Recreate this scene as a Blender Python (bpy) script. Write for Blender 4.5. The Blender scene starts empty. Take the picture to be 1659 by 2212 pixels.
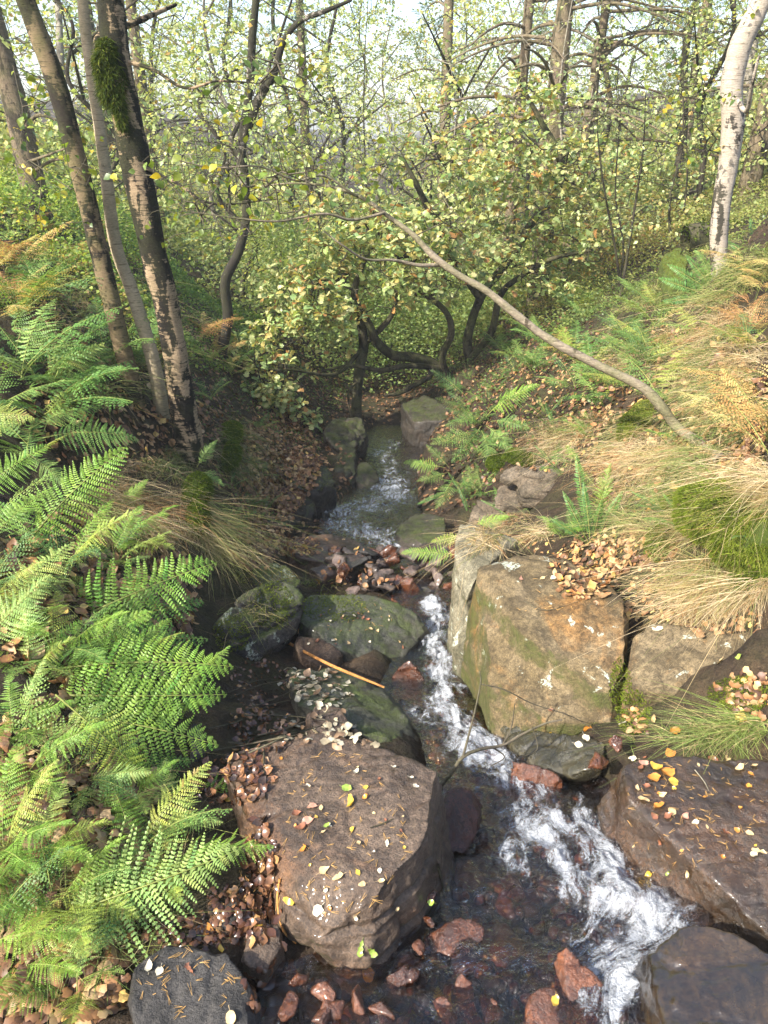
import bpy, bmesh, math, random
import numpy as np
from mathutils import Vector, Matrix
from mathutils.bvhtree import BVHTree
random.seed(7); rng = np.random.default_rng(7)
SC = bpy.context.scene; COL = SC.collection
rad = math.radians

# ------------------------------------------------------------------ camera, sky, sun, exposure
PITCH = rad(27.0); F = 1600.0; EYE = np.array([0.0, 0.0, 2.0])
cam_d = bpy.data.cameras.new('camera'); cam = bpy.data.objects.new('camera', cam_d); COL.objects.link(cam)
cam.location = EYE; cam.rotation_euler = (math.pi/2 - PITCH, 0, 0)
cam_d.sensor_fit = 'VERTICAL'; cam_d.sensor_height = 36; cam_d.lens = 36*F/2212; cam_d.clip_start = 0.02; cam_d.clip_end = 600
SC.camera = cam
SUN_EL, SUN_AZ = 40.0, 232.0      # azimuth clockwise from +Y (north): 250 = from the left, a little behind the viewer
w = bpy.data.worlds.new('World'); SC.world = w; w.use_nodes = True
nt = w.node_tree; bg = nt.nodes['Background']
sky = nt.nodes.new('ShaderNodeTexSky'); sky.sky_type = 'NISHITA'; sky.sun_disc = False
sky.sun_elevation = rad(SUN_EL); sky.sun_rotation = rad(SUN_AZ); sky.air_density = 1.0; sky.dust_density = 2.5; sky.ozone_density = 0.6
nt.links.new(sky.outputs[0], bg.inputs[0]); bg.inputs[1].default_value = 0.15
sd = bpy.data.lights.new('sun', 'SUN'); so = bpy.data.objects.new('sun', sd); COL.objects.link(so)
sd.energy = 3.9; sd.angle = rad(0.6); sd.color = (1.0, 0.95, 0.86)
az = rad(SUN_AZ); el = rad(SUN_EL)
SUND = Vector((math.sin(az)*math.cos(el), math.cos(az)*math.cos(el), math.sin(el)))
so.rotation_euler = SUND.to_track_quat('Z', 'Y').to_euler()
SC.view_settings.view_transform = 'Standard'; SC.view_settings.look = 'None'
SC.view_settings.exposure = 1.55; SC.view_settings.gamma = 1.0
SC.cycles.max_bounces = 7; SC.cycles.diffuse_bounces = 3; SC.cycles.glossy_bounces = 3
SC.cycles.transmission_bounces = 4; SC.cycles.transparent_max_bounces = 10
SC.cycles.caustics_reflective = False; SC.cycles.caustics_refractive = False
SC.cycles.sample_clamp_indirect = 4.0

# ------------------------------------------------------------------ where a line of sight meets a height / a distance
cF = np.array([0, math.cos(PITCH), -math.sin(PITCH)]); cU = np.array([0, math.sin(PITCH), math.cos(PITCH)])
def ray(u, v): return cF + np.array([1.0, 0, 0])*(u-829.5)/F + cU*(1106-v)/F
def P(u, v, z):
    r = ray(u, v); return EYE + r*((z-EYE[2])/r[2])
def Y(u, v, y):
    r = ray(u, v); return EYE + r*(y/r[1])

# ------------------------------------------------------------------ noise
def _hash(ix, iy, iz, seed):
    n = (ix.astype(np.int64)*374761393 + iy.astype(np.int64)*668265263 + iz.astype(np.int64)*2147483647 + seed*974711) & 0xffffffff
    n = ((n ^ (n >> 13))*1274126177) & 0xffffffff
    n = ((n ^ (n >> 16))*2246822519) & 0xffffffff
    return ((n ^ (n >> 15)) & 0xffffff)/float(0xffffff)*2-1
def noise(p, s, seed=0):
    q = p*s; i = np.floor(q); f = q-i; i = i.astype(np.int64); f = f*f*(3-2*f); r = 0
    for a in (0, 1):
        for b in (0, 1):
            for c in (0, 1):
                w_ = (f[:, 0] if a else 1-f[:, 0])*(f[:, 1] if b else 1-f[:, 1])*(f[:, 2] if c else 1-f[:, 2])
                r = r + w_*_hash(i[:, 0]+a, i[:, 1]+b, i[:, 2]+c, seed)
    return r
def fbm(p, s, o=4, seed=0, g=.5):
    r = 0; a = 1
    for k in range(o): r = r + a*noise(p, s*2.03**k, seed+k*17); a *= g
    return r
def sstep(a, b, x):
    t = np.clip((x-a)/(b-a), 0, 1); return t*t*(3-2*t)

# ------------------------------------------------------------------ object helpers
def link(o, parent=None):
    COL.objects.link(o)
    if parent is not None: o.parent = parent
    return o
def tag(o, label=None, cat=None, group=None, kind=None):
    if label: o['label'] = label
    if cat: o['category'] = cat
    if group: o['group'] = group
    if kind: o['kind'] = kind
    return o
def empty(name, loc, label=None, cat=None, group=None, rz=0):
    o = bpy.data.objects.new(name, None); o.location = Vector([float(c) for c in loc]); o.rotation_euler = (0, 0, rz); o.empty_display_size = .05
    link(o); return tag(o, label, cat, group)
def mesh_np(name, V, F_, mat, col=None, smooth=False, attrs=None):
    """V (n,3); F_ list of int arrays (m,k)"""
    me = bpy.data.meshes.new(name); V = np.asarray(V, dtype=np.float32)
    if not isinstance(F_, list): F_ = [F_]
    F_ = [np.asarray(f, dtype=np.int32) for f in F_ if len(f)]
    tot = sum(f.size for f in F_); nf = sum(len(f) for f in F_)
    me.vertices.add(len(V)); me.vertices.foreach_set('co', V.ravel())
    me.loops.add(tot); me.loops.foreach_set('vertex_index', np.concatenate([f.ravel() for f in F_]))
    me.polygons.add(nf)
    tots = np.concatenate([np.full(len(f), f.shape[1], dtype=np.int32) for f in F_])
    st = np.concatenate([[0], np.cumsum(tots)[:-1]]).astype(np.int32)
    me.polygons.foreach_set('loop_start', st); me.polygons.foreach_set('loop_total', tots)
    if smooth: me.polygons.foreach_set('use_smooth', np.ones(nf, dtype=bool))
    me.update(calc_edges=True)
    if col is not None:
        a = me.color_attributes.new('Col', 'FLOAT_COLOR', 'POINT')
        c = np.ones((len(V), 4), dtype=np.float32); c[:, :3] = np.clip(col, 0, 1); a.data.foreach_set('color', c.ravel())
    for k, d in (attrs or {}).items():
        a = me.attributes.new(k, 'FLOAT', 'POINT'); a.data.foreach_set('value', np.asarray(d, dtype=np.float32))
    if mat: me.materials.append(mat)
    return me
def obj(name, me, parent=None, loc=None, rot=None, sc=None):
    o = bpy.data.objects.new(name, me)
    if loc is not None: o.location = Vector([float(c) for c in loc])
    if rot is not None: o.rotation_euler = rot
    if sc is not None: o.scale = sc if hasattr(sc, '__len__') else (sc, sc, sc)
    return link(o, parent)

# ------------------------------------------------------------------ materials
def newmat(name):
    m = bpy.data.materials.new(name); m.use_nodes = True; n = m.node_tree; n.nodes.clear()
    return m, n, n.nodes.new('ShaderNodeOutputMaterial')
class N:
    def __init__(s, nt): s.t = nt
    def __call__(s, typ, ins=None, **kw):
        n = s.t.nodes.new('ShaderNode'+typ)
        for k, v in kw.items(): setattr(n, k, v)
        for k, v in (ins or {}).items():
            sock = n.inputs[k]
            if isinstance(v, bpy.types.NodeSocket): s.t.links.new(v, sock)
            elif isinstance(v, tuple) and len(v) == 3 and sock.type == 'RGBA': sock.default_value = (*v, 1)
            else: sock.default_value = v
        return n
    def noise(s, vec, scale, detail=4, rough=.6, dist=0):
        return s('TexNoise', {'Vector': vec, 'Scale': scale, 'Detail': detail, 'Roughness': rough, 'Distortion': dist}).outputs[0]
    def ramp(s, fac, stops, interp='LINEAR'):
        n = s('ValToRGB', {'Fac': fac}); r = n.color_ramp; r.interpolation = interp
        while len(r.elements) < len(stops): r.elements.new(.5)
        for e, (p, c) in zip(r.elements, stops):
            e.position = p; e.color = (*c, 1) if hasattr(c, '__len__') else (c, c, c, 1)
        return n.outputs[0]
    def mix(s, f, a, b, bt='MIX'):
        n = s('Mix', None, data_type='RGBA', blend_type=bt)
        for k, v in ((0, f), (6, a), (7, b)):
            if isinstance(v, bpy.types.NodeSocket): s.t.links.new(v, n.inputs[k])
            elif isinstance(v, (tuple, list)): n.inputs[k].default_value = (*v, 1)
            else: n.inputs[k].default_value = v
        return n.outputs[2]
    def math(s, op, a, b=0.0, clamp=False):
        n = s('Math', None, operation=op); n.use_clamp = clamp
        for k, v in ((0, a), (1, b)):
            if isinstance(v, bpy.types.NodeSocket): s.t.links.new(v, n.inputs[k])
            else: n.inputs[k].default_value = v
        return n.outputs[0]

def leafmat(name, transl=.35, rough=.45, spec=.45, gain=1.0, vein=0.0):
    m, t, out = newmat(name); n = N(t)
    c = n('Attribute', attribute_name='Col').outputs['Color']
    if gain != 1.0: c = n.mix(1.0, c, (gain, gain, gain), 'MULTIPLY')
    co = n('NewGeometry').outputs['Position']
    v = n.noise(co, 60, 2, .5)
    c2 = n.mix(1.0, c, n.ramp(v, [(.25, .72), (.75, 1.22)]), 'MULTIPLY')
    b = n('BsdfPrincipled', {'Base Color': c2, 'Roughness': rough, 'Specular IOR Level': spec})
    tc = n.mix(1.0, c2, (1.25, 1.2, .55), 'MULTIPLY')
    tr = n('BsdfTranslucent', {'Color': tc})
    mx = n('MixShader', {0: transl, 1: b.outputs[0], 2: tr.outputs[0]})
    t.links.new(mx.outputs[0], out.inputs[0]); return m
M_LEAF = leafmat('leaf_green', .38, .42, .5)
M_FAR = leafmat('leaf_far', .5, .5, .35)
M_FERN = leafmat('fern_leaf', .34, .45, .35)
M_GRASS = leafmat('grass_blade', .25, .55, .3)
M_MOSS = leafmat('moss_strand', .3, .8, .1)
M_LITTER = leafmat('dead_leaf', .1, .5, .4)
M_WETLEAF = leafmat('wet_leaf', .12, .25, .6)

def rockmat(name, cols, moss=.3, lichen=.2, wet=0.0, mosscol=(.07, .10, .015), scale=1.0, mossup=.35, rough=.75, grain=1.0, orange=.3):
    m, t, out = newmat(name); n = N(t)
    geo = n('NewGeometry'); co = geo.outputs['Position']
    base = n.ramp(n.noise(co, 3.1*scale, 6, .65, .6), [(.28, cols[0]), (.45, cols[1]), (.60, cols[2]), (.75, cols[1])])
    base = n.mix(n.math('MULTIPLY', n.ramp(n.noise(co, 1.9*scale, 5, .7, 1.0), [(.52, 0.0), (.66, 1.0)]), orange), base, cols[3])
    g1 = n.noise(co, 55*scale, 5, .75)
    base = n.mix(1.0, base, n.ramp(g1, [(.28, .35), (.5, 1.0), (.72, 1.6)]), 'MULTIPLY')
    sp = n.noise(co, 180, 2, .6)
    base = n.mix(1.0, base, n.ramp(sp, [(.3, .6), (.5, 1.0), (.72, 1.35)]), 'MULTIPLY')
    stain = n.ramp(n.noise(co, 7*scale, 6, .7, .8), [(.46, 0.0), (.58, 1.0)])
    base = n.mix(n.math('MULTIPLY', stain, .55), base, (cols[0][0]*.45, cols[0][1]*.45, cols[0][2]*.45))
    # lichen: pale crusty patches with hard edges
    if lichen > 0:
        l = n.noise(co, 9*scale, 5, .62, .5); lm = n.ramp(l, [(.635-lichen*.12, 0.0), (.65-lichen*.12, 1.0)])
        l2 = n.ramp(n.noise(co, 70, 3, .7), [(.42, 0.0), (.52, 1.0)])
        base = n.mix(n.math('MULTIPLY', lm, n.math('MULTIPLY', l2, .8)), base, (.42, .45, .36))
    nz = n('SeparateXYZ', {0: geo.outputs['Normal']}).outputs[2]
    mn = n.noise(co, 7*scale, 8, .78, .8)
    mfac = n.math('ADD', n.math('MULTIPLY', nz, mossup), n.math('ADD', mn, moss-.62))
    mfac = n.ramp(mfac, [(.37, 0.0), (.68, 1.0)])
    mfine = n.noise(co, 90, 4, .7)
    mfac2 = n.math('MULTIPLY', mfac, n.ramp(mfine, [(.3, .35), (.55, 1.0)]))
    mc = n.mix(n.noise(co, 22, 4, .6), tuple(c*.45 for c in mosscol), tuple(c*1.9 for c in mosscol))
    if moss > 0: base = n.mix(mfac2, base, mc)
    r = n.ramp(n.noise(co, 6, 5, .6), [(.35, max(.06, rough-.22*wet-.12)), (.65, min(1, rough+.1))])
    b1 = n('Bump', {'Strength': .75*grain, 'Distance': .014, 'Height': g1})
    b2 = n('Bump', {'Strength': .5*grain, 'Distance': .004, 'Height': sp, 'Normal': b1.outputs[0]})
    b3 = n('Bump', {'Strength': .6 if moss > 0 else 0, 'Distance': .012, 'Height': n.math('MULTIPLY', mfine, mfac2 if moss > 0 else 0.0), 'Normal': b2.outputs[0]})
    b = n('BsdfPrincipled', {'Base Color': base, 'Roughness': r, 'Normal': b3.outputs[0], 'Specular IOR Level': .3+.3*wet, 'Coat Weight': wet*.5, 'Coat Roughness': .09})
    if wet > 0:
        wb = n('Bump', {'Strength': .35, 'Distance': .01, 'Height': n.noise(co, 16, 3, .5)}); t.links.new(wb.outputs[0], b.inputs['Coat Normal'])
    t.links.new(b.outputs[0], out.inputs[0]); return m
BROWN = [(.036, .023, .015), (.080, .052, .033), (.115, .080, .054), (.18, .080, .030)]
TAN = [(.058, .043, .022), (.120, .088, .043), (.165, .125, .07), (.25, .12, .032)]
GREY = [(.03, .028, .025), (.058, .053, .047), (.09, .082, .072), (.08, .05, .03)]
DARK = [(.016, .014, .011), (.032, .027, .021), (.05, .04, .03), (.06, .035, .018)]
RED = [(.03, .009, .004), (.08, .026, .010), (.14, .045, .015), (.26, .075, .015)]
OLIVE = [(.02, .018, .010), (.042, .038, .019), (.065, .055, .03), (.08, .05, .02)]
M_SLAB = rockmat('rock_brown', BROWN, moss=.46, lichen=.0, wet=.35, mossup=-.62, mosscol=(.045, .06, .015), rough=.55, orange=.5)
M_TAN = rockmat('rock_tan', TAN, moss=.70, lichen=.12, mossup=-.42, mosscol=(.075, .085, .02), rough=.8, orange=.75)
M_TANR = rockmat('rock_tan_grassy', TAN, moss=.2, lichen=.12, mossup=.0, rough=.8, orange=.9)
M_MOSSY = rockmat('rock_mossy', GREY, moss=.38, lichen=.2, mossup=.28, mosscol=(.10, .135, .02))
M_FLAT = rockmat('rock_flat_mossy', [(.035, .036, .027), (.06, .06, .045), (.085, .083, .065), (.08, .062, .038)], moss=.36, lichen=0, mossup=.22, mosscol=(.085, .115, .02), wet=.1, rough=.6)
M_GREYD = rockmat('rock_dark_grey', [(.016, .015, .014), (.032, .029, .026), (.05, .045, .04), (.05, .035, .02)], moss=-.3, lichen=0, wet=.15, mossup=0, rough=.6)
M_WETG = rockmat('rock_wet_green', OLIVE, moss=.02, lichen=0, wet=.9, mossup=-.2, mosscol=(.05, .06, .012), rough=.35)
M_WETB = rockmat('rock_wet_brown', [(.012, .008, .004), (.032, .019, .008), (.055, .031, .014), (.10, .036, .010)], moss=.3, lichen=0, wet=1.0, mossup=-.4, mosscol=(.035, .04, .01), rough=.35)
M_WETR = rockmat('rock_wet_red', RED, moss=-.4, lichen=0, wet=1.0, mossup=0, rough=.3)
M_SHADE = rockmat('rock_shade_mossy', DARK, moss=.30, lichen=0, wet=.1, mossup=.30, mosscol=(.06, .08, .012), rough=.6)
M_STONE = rockmat('stone_rubble', [(.035, .027, .024), (.075, .055, .045), (.14, .10, .082), (.13, .06, .035)], moss=-.35, lichen=0, wet=.5, mossup=0, rough=.5)

def barkmat(name, light, dark, band, thresh=.5, green=.0, zs=9.0, bump=.4):
    m, t, out = newmat(name); n = N(t)
    co = n('NewGeometry').outputs['Position']
    st = n('Mapping', {'Vector': co, 'Scale': (1.6, 1.6, zs)}).outputs[0]
    big = n.noise(n('Mapping', {'Vector': co, 'Scale': (2.2, 2.2, 1.1)}).outputs[0], 2.3, 5, .65, .5)
    c = n.mix(n.noise(st, 5, 5, .7), light, tuple(x*.62 for x in light))
    ln = n.noise(n('Mapping', {'Vector': co, 'Scale': (5, 5, 60)}).outputs[0], 1.4, 3, .6)
    c = n.mix(n.ramp(ln, [(.58, 0.0), (.66, .75)]), c, band)
    c = n.mix(n.ramp(n.math('ADD', big, n.math('MULTIPLY', n.noise(st, 7, 5, .75), .35)), [(thresh+.16, 0.0), (thresh+.21, 1.0)]), c, dark)
    c = n.mix(n.math('MULTIPLY', n.ramp(n.noise(co, 4.5, 5, .7), [(.42, 0.0), (.62, 1.0)]), green), c, (.09, .10, .03))
    f = n.noise(st, 26, 5, .75)
    c = n.mix(1.0, c, n.ramp(f, [(.25, .5), (.75, 1.45)]), 'MULTIPLY')
    bp = n('Bump', {'Strength': bump, 'Distance': .02, 'Height': f})
    b = n('BsdfPrincipled', {'Base Color': c, 'Roughness': .85, 'Normal': bp.outputs[0], 'Specular IOR Level': .2})
    t.links.new(b.outputs[0], out.inputs[0]); return m
B_BIRCH_D = barkmat('bark_birch_rough', (.50, .36, .22), (.020, .017, .013), (.06, .045, .03), thresh=.455, green=.25, bump=.9)
B_BIRCH_M = barkmat('bark_birch_olive', (.25, .18, .10), (.03, .024, .017), (.06, .045, .03), thresh=.49, green=.5, bump=.6)
B_BIRCH_P = barkmat('bark_birch_pale', (.46, .37, .24), (.10, .08, .05), (.13, .09, .05), thresh=.66, green=.3, bump=.35)
B_BIRCH_W = barkmat('bark_birch_white', (.52, .44, .35), (.05, .042, .034), (.13, .10, .07), thresh=.545, green=.15, bump=.6)
B_OAK = barkmat('bark_oak', (.10, .085, .05), (.022, .018, .012), (.03, .025, .018), thresh=.5, green=.6, zs=1.2, bump=.7)
B_TWIG = barkmat('bark_twig', (.12, .10, .07), (.03, .025, .018), (.05, .04, .03), thresh=.6, green=.25, zs=2)
B_LEAN = barkmat('bark_leaning', (.27, .22, .155), (.07, .055, .035), (.09, .07, .05), thresh=.66, green=.55, zs=3, bump=.5)
B_PINE = barkmat('bark_pine', (.21, .16, .105), (.05, .04, .03), (.06, .045, .03), thresh=.58, green=.35, zs=.8, bump=1.0)
B_PALE = barkmat('bark_grey', (.33, .29, .23), (.10, .085, .06), (.14, .11, .08), thresh=.6, green=.3, zs=2)
B_DARK = barkmat('bark_dark', (.06, .048, .035), (.018, .014, .011), (.025, .02, .015), thresh=.5, green=.3, zs=2, bump=.8)
B_STICK = barkmat('stick_orange', (.52, .24, .07), (.25, .11, .04), (.3, .13, .05), thresh=.7, zs=2, bump=.2)

def soil_mat():
    m, t, out = newmat('soil'); n = N(t)
    co = n('NewGeometry').outputs['Position']
    c = n.ramp(n.noise(co, 5, 6, .7), [(.3, (.018, .012, .008)), (.5, (.045, .030, .018)), (.7, (.085, .055, .030))])
    g = n.ramp(n.noise(co, 1.7, 5, .7), [(.45, 0.0), (.62, 1.0)])
    c = n.mix(n.math('MULTIPLY', g, .55), c, (.05, .055, .016))
    f = n.noise(co, 45, 5, .8); c = n.mix(1.0, c, n.ramp(f, [(.25, .4), (.75, 1.7)]), 'MULTIPLY')
    bp = n('Bump', {'Strength': .9, 'Distance': .03, 'Height': f})
    bp2 = n('Bump', {'Strength': .8, 'Distance': .05, 'Height': n.noise(co, 12, 5, .7), 'Normal': bp.outputs[0]})
    b = n('BsdfPrincipled', {'Base Color': c, 'Roughness': .8, 'Normal': bp2.outputs[0], 'Specular IOR Level': .25})
    t.links.new(b.outputs[0], out.inputs[0]); return m
M_SOIL = soil_mat()
def water_mat():
    m, t, out = newmat('stream_water'); n = N(t)
    geo = n('NewGeometry'); co = geo.outputs['Position']
    foam_gleam = n('Attribute', attribute_name='foam').outputs['Fac']; tu = n('Attribute', attribute_name='turb').outputs['Fac']  # foam attribute also holds the sky reflection painted on the mid pools
    fl = n('CombineXYZ', {0: n('Attribute', attribute_name='across').outputs['Fac'], 1: n('Attribute', attribute_name='along').outputs['Fac']}).outputs[0]
    st = n('Mapping', {'Vector': fl, 'Scale': (1, .38, 1)}).outputs[0]
    vo = n('TexVoronoi', {'Vector': n.mix(.06, co, n('TexNoise', {'Vector': co, 'Scale': 22.0}).outputs[1]), 'Scale': 120.0}).outputs[0]
    nz = n.noise(st, 15, 7, .68, 1.6); n2 = n.noise(co, 150, 4, .8)
    k = n.math('ADD', n.math('MULTIPLY', foam_gleam, .57), n.math('MULTIPLY', n.math('SUBTRACT', nz, .5), 2.3))
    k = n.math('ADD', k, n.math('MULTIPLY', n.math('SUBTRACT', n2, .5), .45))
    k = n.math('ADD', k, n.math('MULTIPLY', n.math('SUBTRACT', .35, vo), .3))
    k = n.math('MULTIPLY', k, n.math('MULTIPLY', foam_gleam, 2.2, True))
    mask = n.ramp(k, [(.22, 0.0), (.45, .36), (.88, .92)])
    h1 = n.noise(n('Mapping', {'Vector': co, 'Scale': (1, 1.0, 1)}).outputs[0], 15, 5, .6, .6); h2 = n.noise(co, 55, 4, .65, .3)
    bs = n.math('ADD', .35, n.math('MULTIPLY', tu, .65))
    bp = n('Bump', {'Strength': bs, 'Distance': .03, 'Height': h1}); bp2 = n('Bump', {'Strength': bs, 'Distance': .008, 'Height': h2, 'Normal': bp.outputs[0]})
    gl = n('BsdfGlossy', {'Color': (1, 1, 1), 'Roughness': .05, 'Normal': bp2.outputs[0]})
    tr = n('BsdfTransparent', {'Color': (.66, .45, .28)})
    fr = n('Fresnel', {'IOR': 1.33, 'Normal': bp2.outputs[0]}).outputs[0]
    fr = n.math('MULTIPLY', fr, 2.2, True)
    wa = n('MixShader', {0: fr, 1: tr.outputs[0], 2: gl.outputs[0]})
    fb = n('Bump', {'Strength': .9, 'Distance': .012, 'Height': n.math('ADD', n2, n.math('MULTIPLY', vo, -.8))})
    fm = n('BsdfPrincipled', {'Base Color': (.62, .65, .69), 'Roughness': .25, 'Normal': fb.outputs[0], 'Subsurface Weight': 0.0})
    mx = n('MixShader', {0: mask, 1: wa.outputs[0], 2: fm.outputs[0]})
    t.links.new(mx.outputs[0], out.inputs[0]); return m
M_WATER = water_mat()

# ------------------------------------------------------------------ the ground
# stream: rows (v, left u, right u, bed z)
ST = [(2330, 500, 1330, .04), (2212, 600, 1330, .0), (2120, 640, 1350, -.02), (2050, 860, 1420, -.04), (1960, 930, 1440, -.07), (1900, 950, 1400, -.10),
      (1800, 965, 1300, -.15), (1700, 985, 1250, -.22), (1650, 965, 1150, -.31), (1600, 945, 1080, -.42), (1550, 900, 1040, -.52), (1500, 850, 1010, -.61),
      (1430, 880, 995, -.72), (1350, 910, 980, -.84), (1290, 860, 980, -.90), (1220, 830, 960, -1.02), (1170, 720, 900, -1.12), (1100, 720, 880, -1.33),
      (1060, 780, 890, -1.43), (1000, 790, 900, -1.62), (960, 775, 945, -1.73), (938, 800, 930, -1.80), (915, 830, 910, -1.88)]
SL = np.array([P(a[1], a[0], a[3]) for a in ST]); SR = np.array([P(a[2], a[0], a[3]) for a in ST])
SCn = (SL+SR)/2; SCn[:, 1] = np.maximum.accumulate(SCn[:, 1]); SW = np.abs(SR[:, 0]-SL[:, 0])/2; SZ = np.array([a[3] for a in ST])
def stream_at(y): return np.interp(y, SCn[:, 1], SCn[:, 0]), np.interp(y, SCn[:, 1], SW), np.interp(y, SCn[:, 1], SZ)
CT = [  # u, v, z of bank points
    (420, 2212, .06), (150, 2150, .12), (0, 2212, .18), (100, 1900, .18), (0, 1700, .30), (300, 1750, .10), (480, 1750, .02), (500, 1600, -.18), (300, 1500, .05), (0, 1450, .40), (430, 1450, -.32),
    (350, 1250, -.02), (200, 1200, .12), (0, 1200, .45), (430, 1330, -.42), (470, 1230, -.85), (540, 1180, -.95), (540, 1320, -.70), (640, 1330, -.74), (600, 1480, -.62), (700, 1560, -.35), (380, 1010, .02), (300, 1030, .05), (430, 1060, -.08), (150, 1000, .3), (0, 950, .55),
    (420, 940, -.02), (490, 930, -.35), (540, 1000, -.75), (520, 1080, -.85), (600, 1100, -1.1), (620, 1020, -1.12), (680, 960, -1.3), (600, 900, -1.1), (200, 850, .45), (0, 780, .8), (330, 860, .1), (500, 820, -.6), (640, 840, -1.25), (720, 900, -1.55), (800, 895, -1.75), (880, 880, -1.7), (830, 850, -1.95), (760, 840, -2.0), (930, 840, -1.6),
    (100, 650, .95), (350, 700, .2), (550, 740, -.75), (0, 520, 1.2), (100, 470, 1.15), (300, 560, .6), (600, 640, -.8),
    (1000, 1130, -1.0), (940, 1080, -1.2), (1000, 1000, -1.1), (960, 900, -1.45), (1080, 1110, -.95), (1180, 1100, -.75), (1140, 960, -.35), (1240, 960, -.15), (1050, 860, -.75), (1000, 800, -.95), (1150, 850, -.35),
    (1180, 1150, -.25), (1300, 1150, -.05), (1380, 1080, .1), (1400, 1250, .08), (1500, 1180, .3), (1600, 1080, .55), (1700, 1000, .8), (1659, 1300, .5), (1560, 1320, .12), (1600, 1450, .12), (1720, 1500, .3), (1500, 1590, .05), (1650, 1610, .08), (1380, 1560, -.05), (1750, 1800, -.02), (1800, 2000, -.02), (1900, 1700, .1), (1700, 2150, -.05), (1900, 2100, 0),
    (1300, 850, .12), (1450, 900, .38), (1600, 850, .7), (1300, 700, .12), (1450, 760, .45), (1570, 660, .66), (1659, 700, .9), (1450, 580, .72), (1650, 460, 1.45), (1750, 600, 1.3), (1250, 610, -.1), (1100, 680, -.7), (1400, 480, .6)]
C3 = [P(a[0], a[1], a[2]) for a in CT] + [np.array(p) for p in [(-3, 0, .5), (-1, -1, .4), (1, -1, .35), (3, 0, .8), (-6, 3, 1.5), (-5, -3, 1), (5, -3, 1.2), (5.5, 3, 1.7), (-7, 9, 1.8), (7, 8, 2.2),
      (-2.4, 14, -.9), (-6, 15, 1.0), (0, 17, -3.2), (2.5, 13, -.9), (4, 16, .2), (8, 15, 2.0), (0, 24, -4.2), (-8, 24, .5), (10, 24, 1.6), (-14, 12, 3.0), (15, 12, 4.0), (-14, 30, 1.5), (16, 30, 3.0), (0, 36, -3.5), (1.2, 1.2, .1), (-.9, .9, .1)]]
C3 = np.array(C3)
def tps_fit(X, z, lam=.01):
    n_ = len(X); d = np.linalg.norm(X[:, None]-X[None], axis=2); K = np.where(d > 0, d, 1e-9)*1.0
    A = np.zeros((n_+3, n_+3)); A[:n_, :n_] = -K + 0*np.eye(n_)*lam; A[:n_, n_] = 1; A[:n_, n_+1:] = X; A[n_, :n_] = 1; A[n_+1:, :n_] = X.T
    A[:n_, :n_] -= np.eye(n_)*0.02*(-1)
    return np.linalg.lstsq(A, np.concatenate([z, [0, 0, 0]]), rcond=None)[0]
TW = tps_fit(C3[:, :2], C3[:, 2])
def tps(x, y):
    out = np.zeros(len(x)); X = C3[:, :2]
    for s in range(0, len(x), 20000):
        a = np.stack([x[s:s+20000], y[s:s+20000]], 1)
        d = np.linalg.norm(a[:, None]-X[None], axis=2); out[s:s+20000] = -d@TW[:len(X)] + TW[len(X)] + a@TW[len(X)+1:]
    return out
def ground_z(x, y):
    x = np.atleast_1d(np.asarray(x, float)); y = np.atleast_1d(np.asarray(y, float))
    z = tps(np.clip(x, -18, 18), np.clip(y, -5, 38))
    far = sstep(20, 60, np.abs(y)) + sstep(16, 50, np.abs(x)); z = np.clip(z, -5, 4.5) + far*3.0
    p = np.stack([x, y, np.zeros_like(x)], 1)
    z = z + .045*fbm(p, 2.1, 3, 3) + .022*fbm(p, 9, 3, 5)
    cx, cw, cz = stream_at(y); dx = np.abs(x-cx)
    bed = cz - .07 + .02*fbm(p, 11, 3, 9)
    k = sstep(cw*.85, cw*1.0+.22, dx); k = np.maximum(k, sstep(10.0, 10.9, y)); k = np.where(y < .4, 1, k)
    z = np.where((dx < cw*.95) & (y < 10.0), np.minimum(z, bed) , z)
    return bed*(1-k) + np.maximum(z, cz-.02)*k
def axis(lo, hi, d, out, g=1.13):
    a = list(np.arange(lo, hi+1e-6, d)); s = d
    while a[-1] < out[1]: s *= g; a.append(a[-1]+s)
    s = d
    while a[0] > out[0]: s *= g; a.insert(0, a[0]-s)
    return np.array(a)
xs = axis(-4, 4, .028, (-160, 160), 1.09); ys = axis(.5, 4, .02, (-60, 4.01), 1.2)
yy = [ys[-1]]
while yy[-1] < 260: yy.append(yy[-1]+max(.02, (yy[-1]-3.2)*.013+.014))
ys = np.concatenate([ys, yy[1:]])
GX, GY = np.meshgrid(xs, ys); gz = ground_z(GX.ravel(), GY.ravel())
gv = np.stack([GX.ravel(), GY.ravel(), gz], 1); nx, ny = len(xs), len(ys)
def gridfaces(nx, ny):
    i = np.arange(nx-1)[None, :]+np.arange(ny-1)[:, None]*nx
    i = i.ravel(); return np.stack([i, i+1, i+1+nx, i+nx], 1)
gf = gridfaces(nx, ny)
g_o = obj('ground', mesh_np('ground', gv, gf, M_SOIL, smooth=True)); tag(g_o, kind='structure')
def gz1(x, y): return float(ground_z([x], [y])[0])

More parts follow.
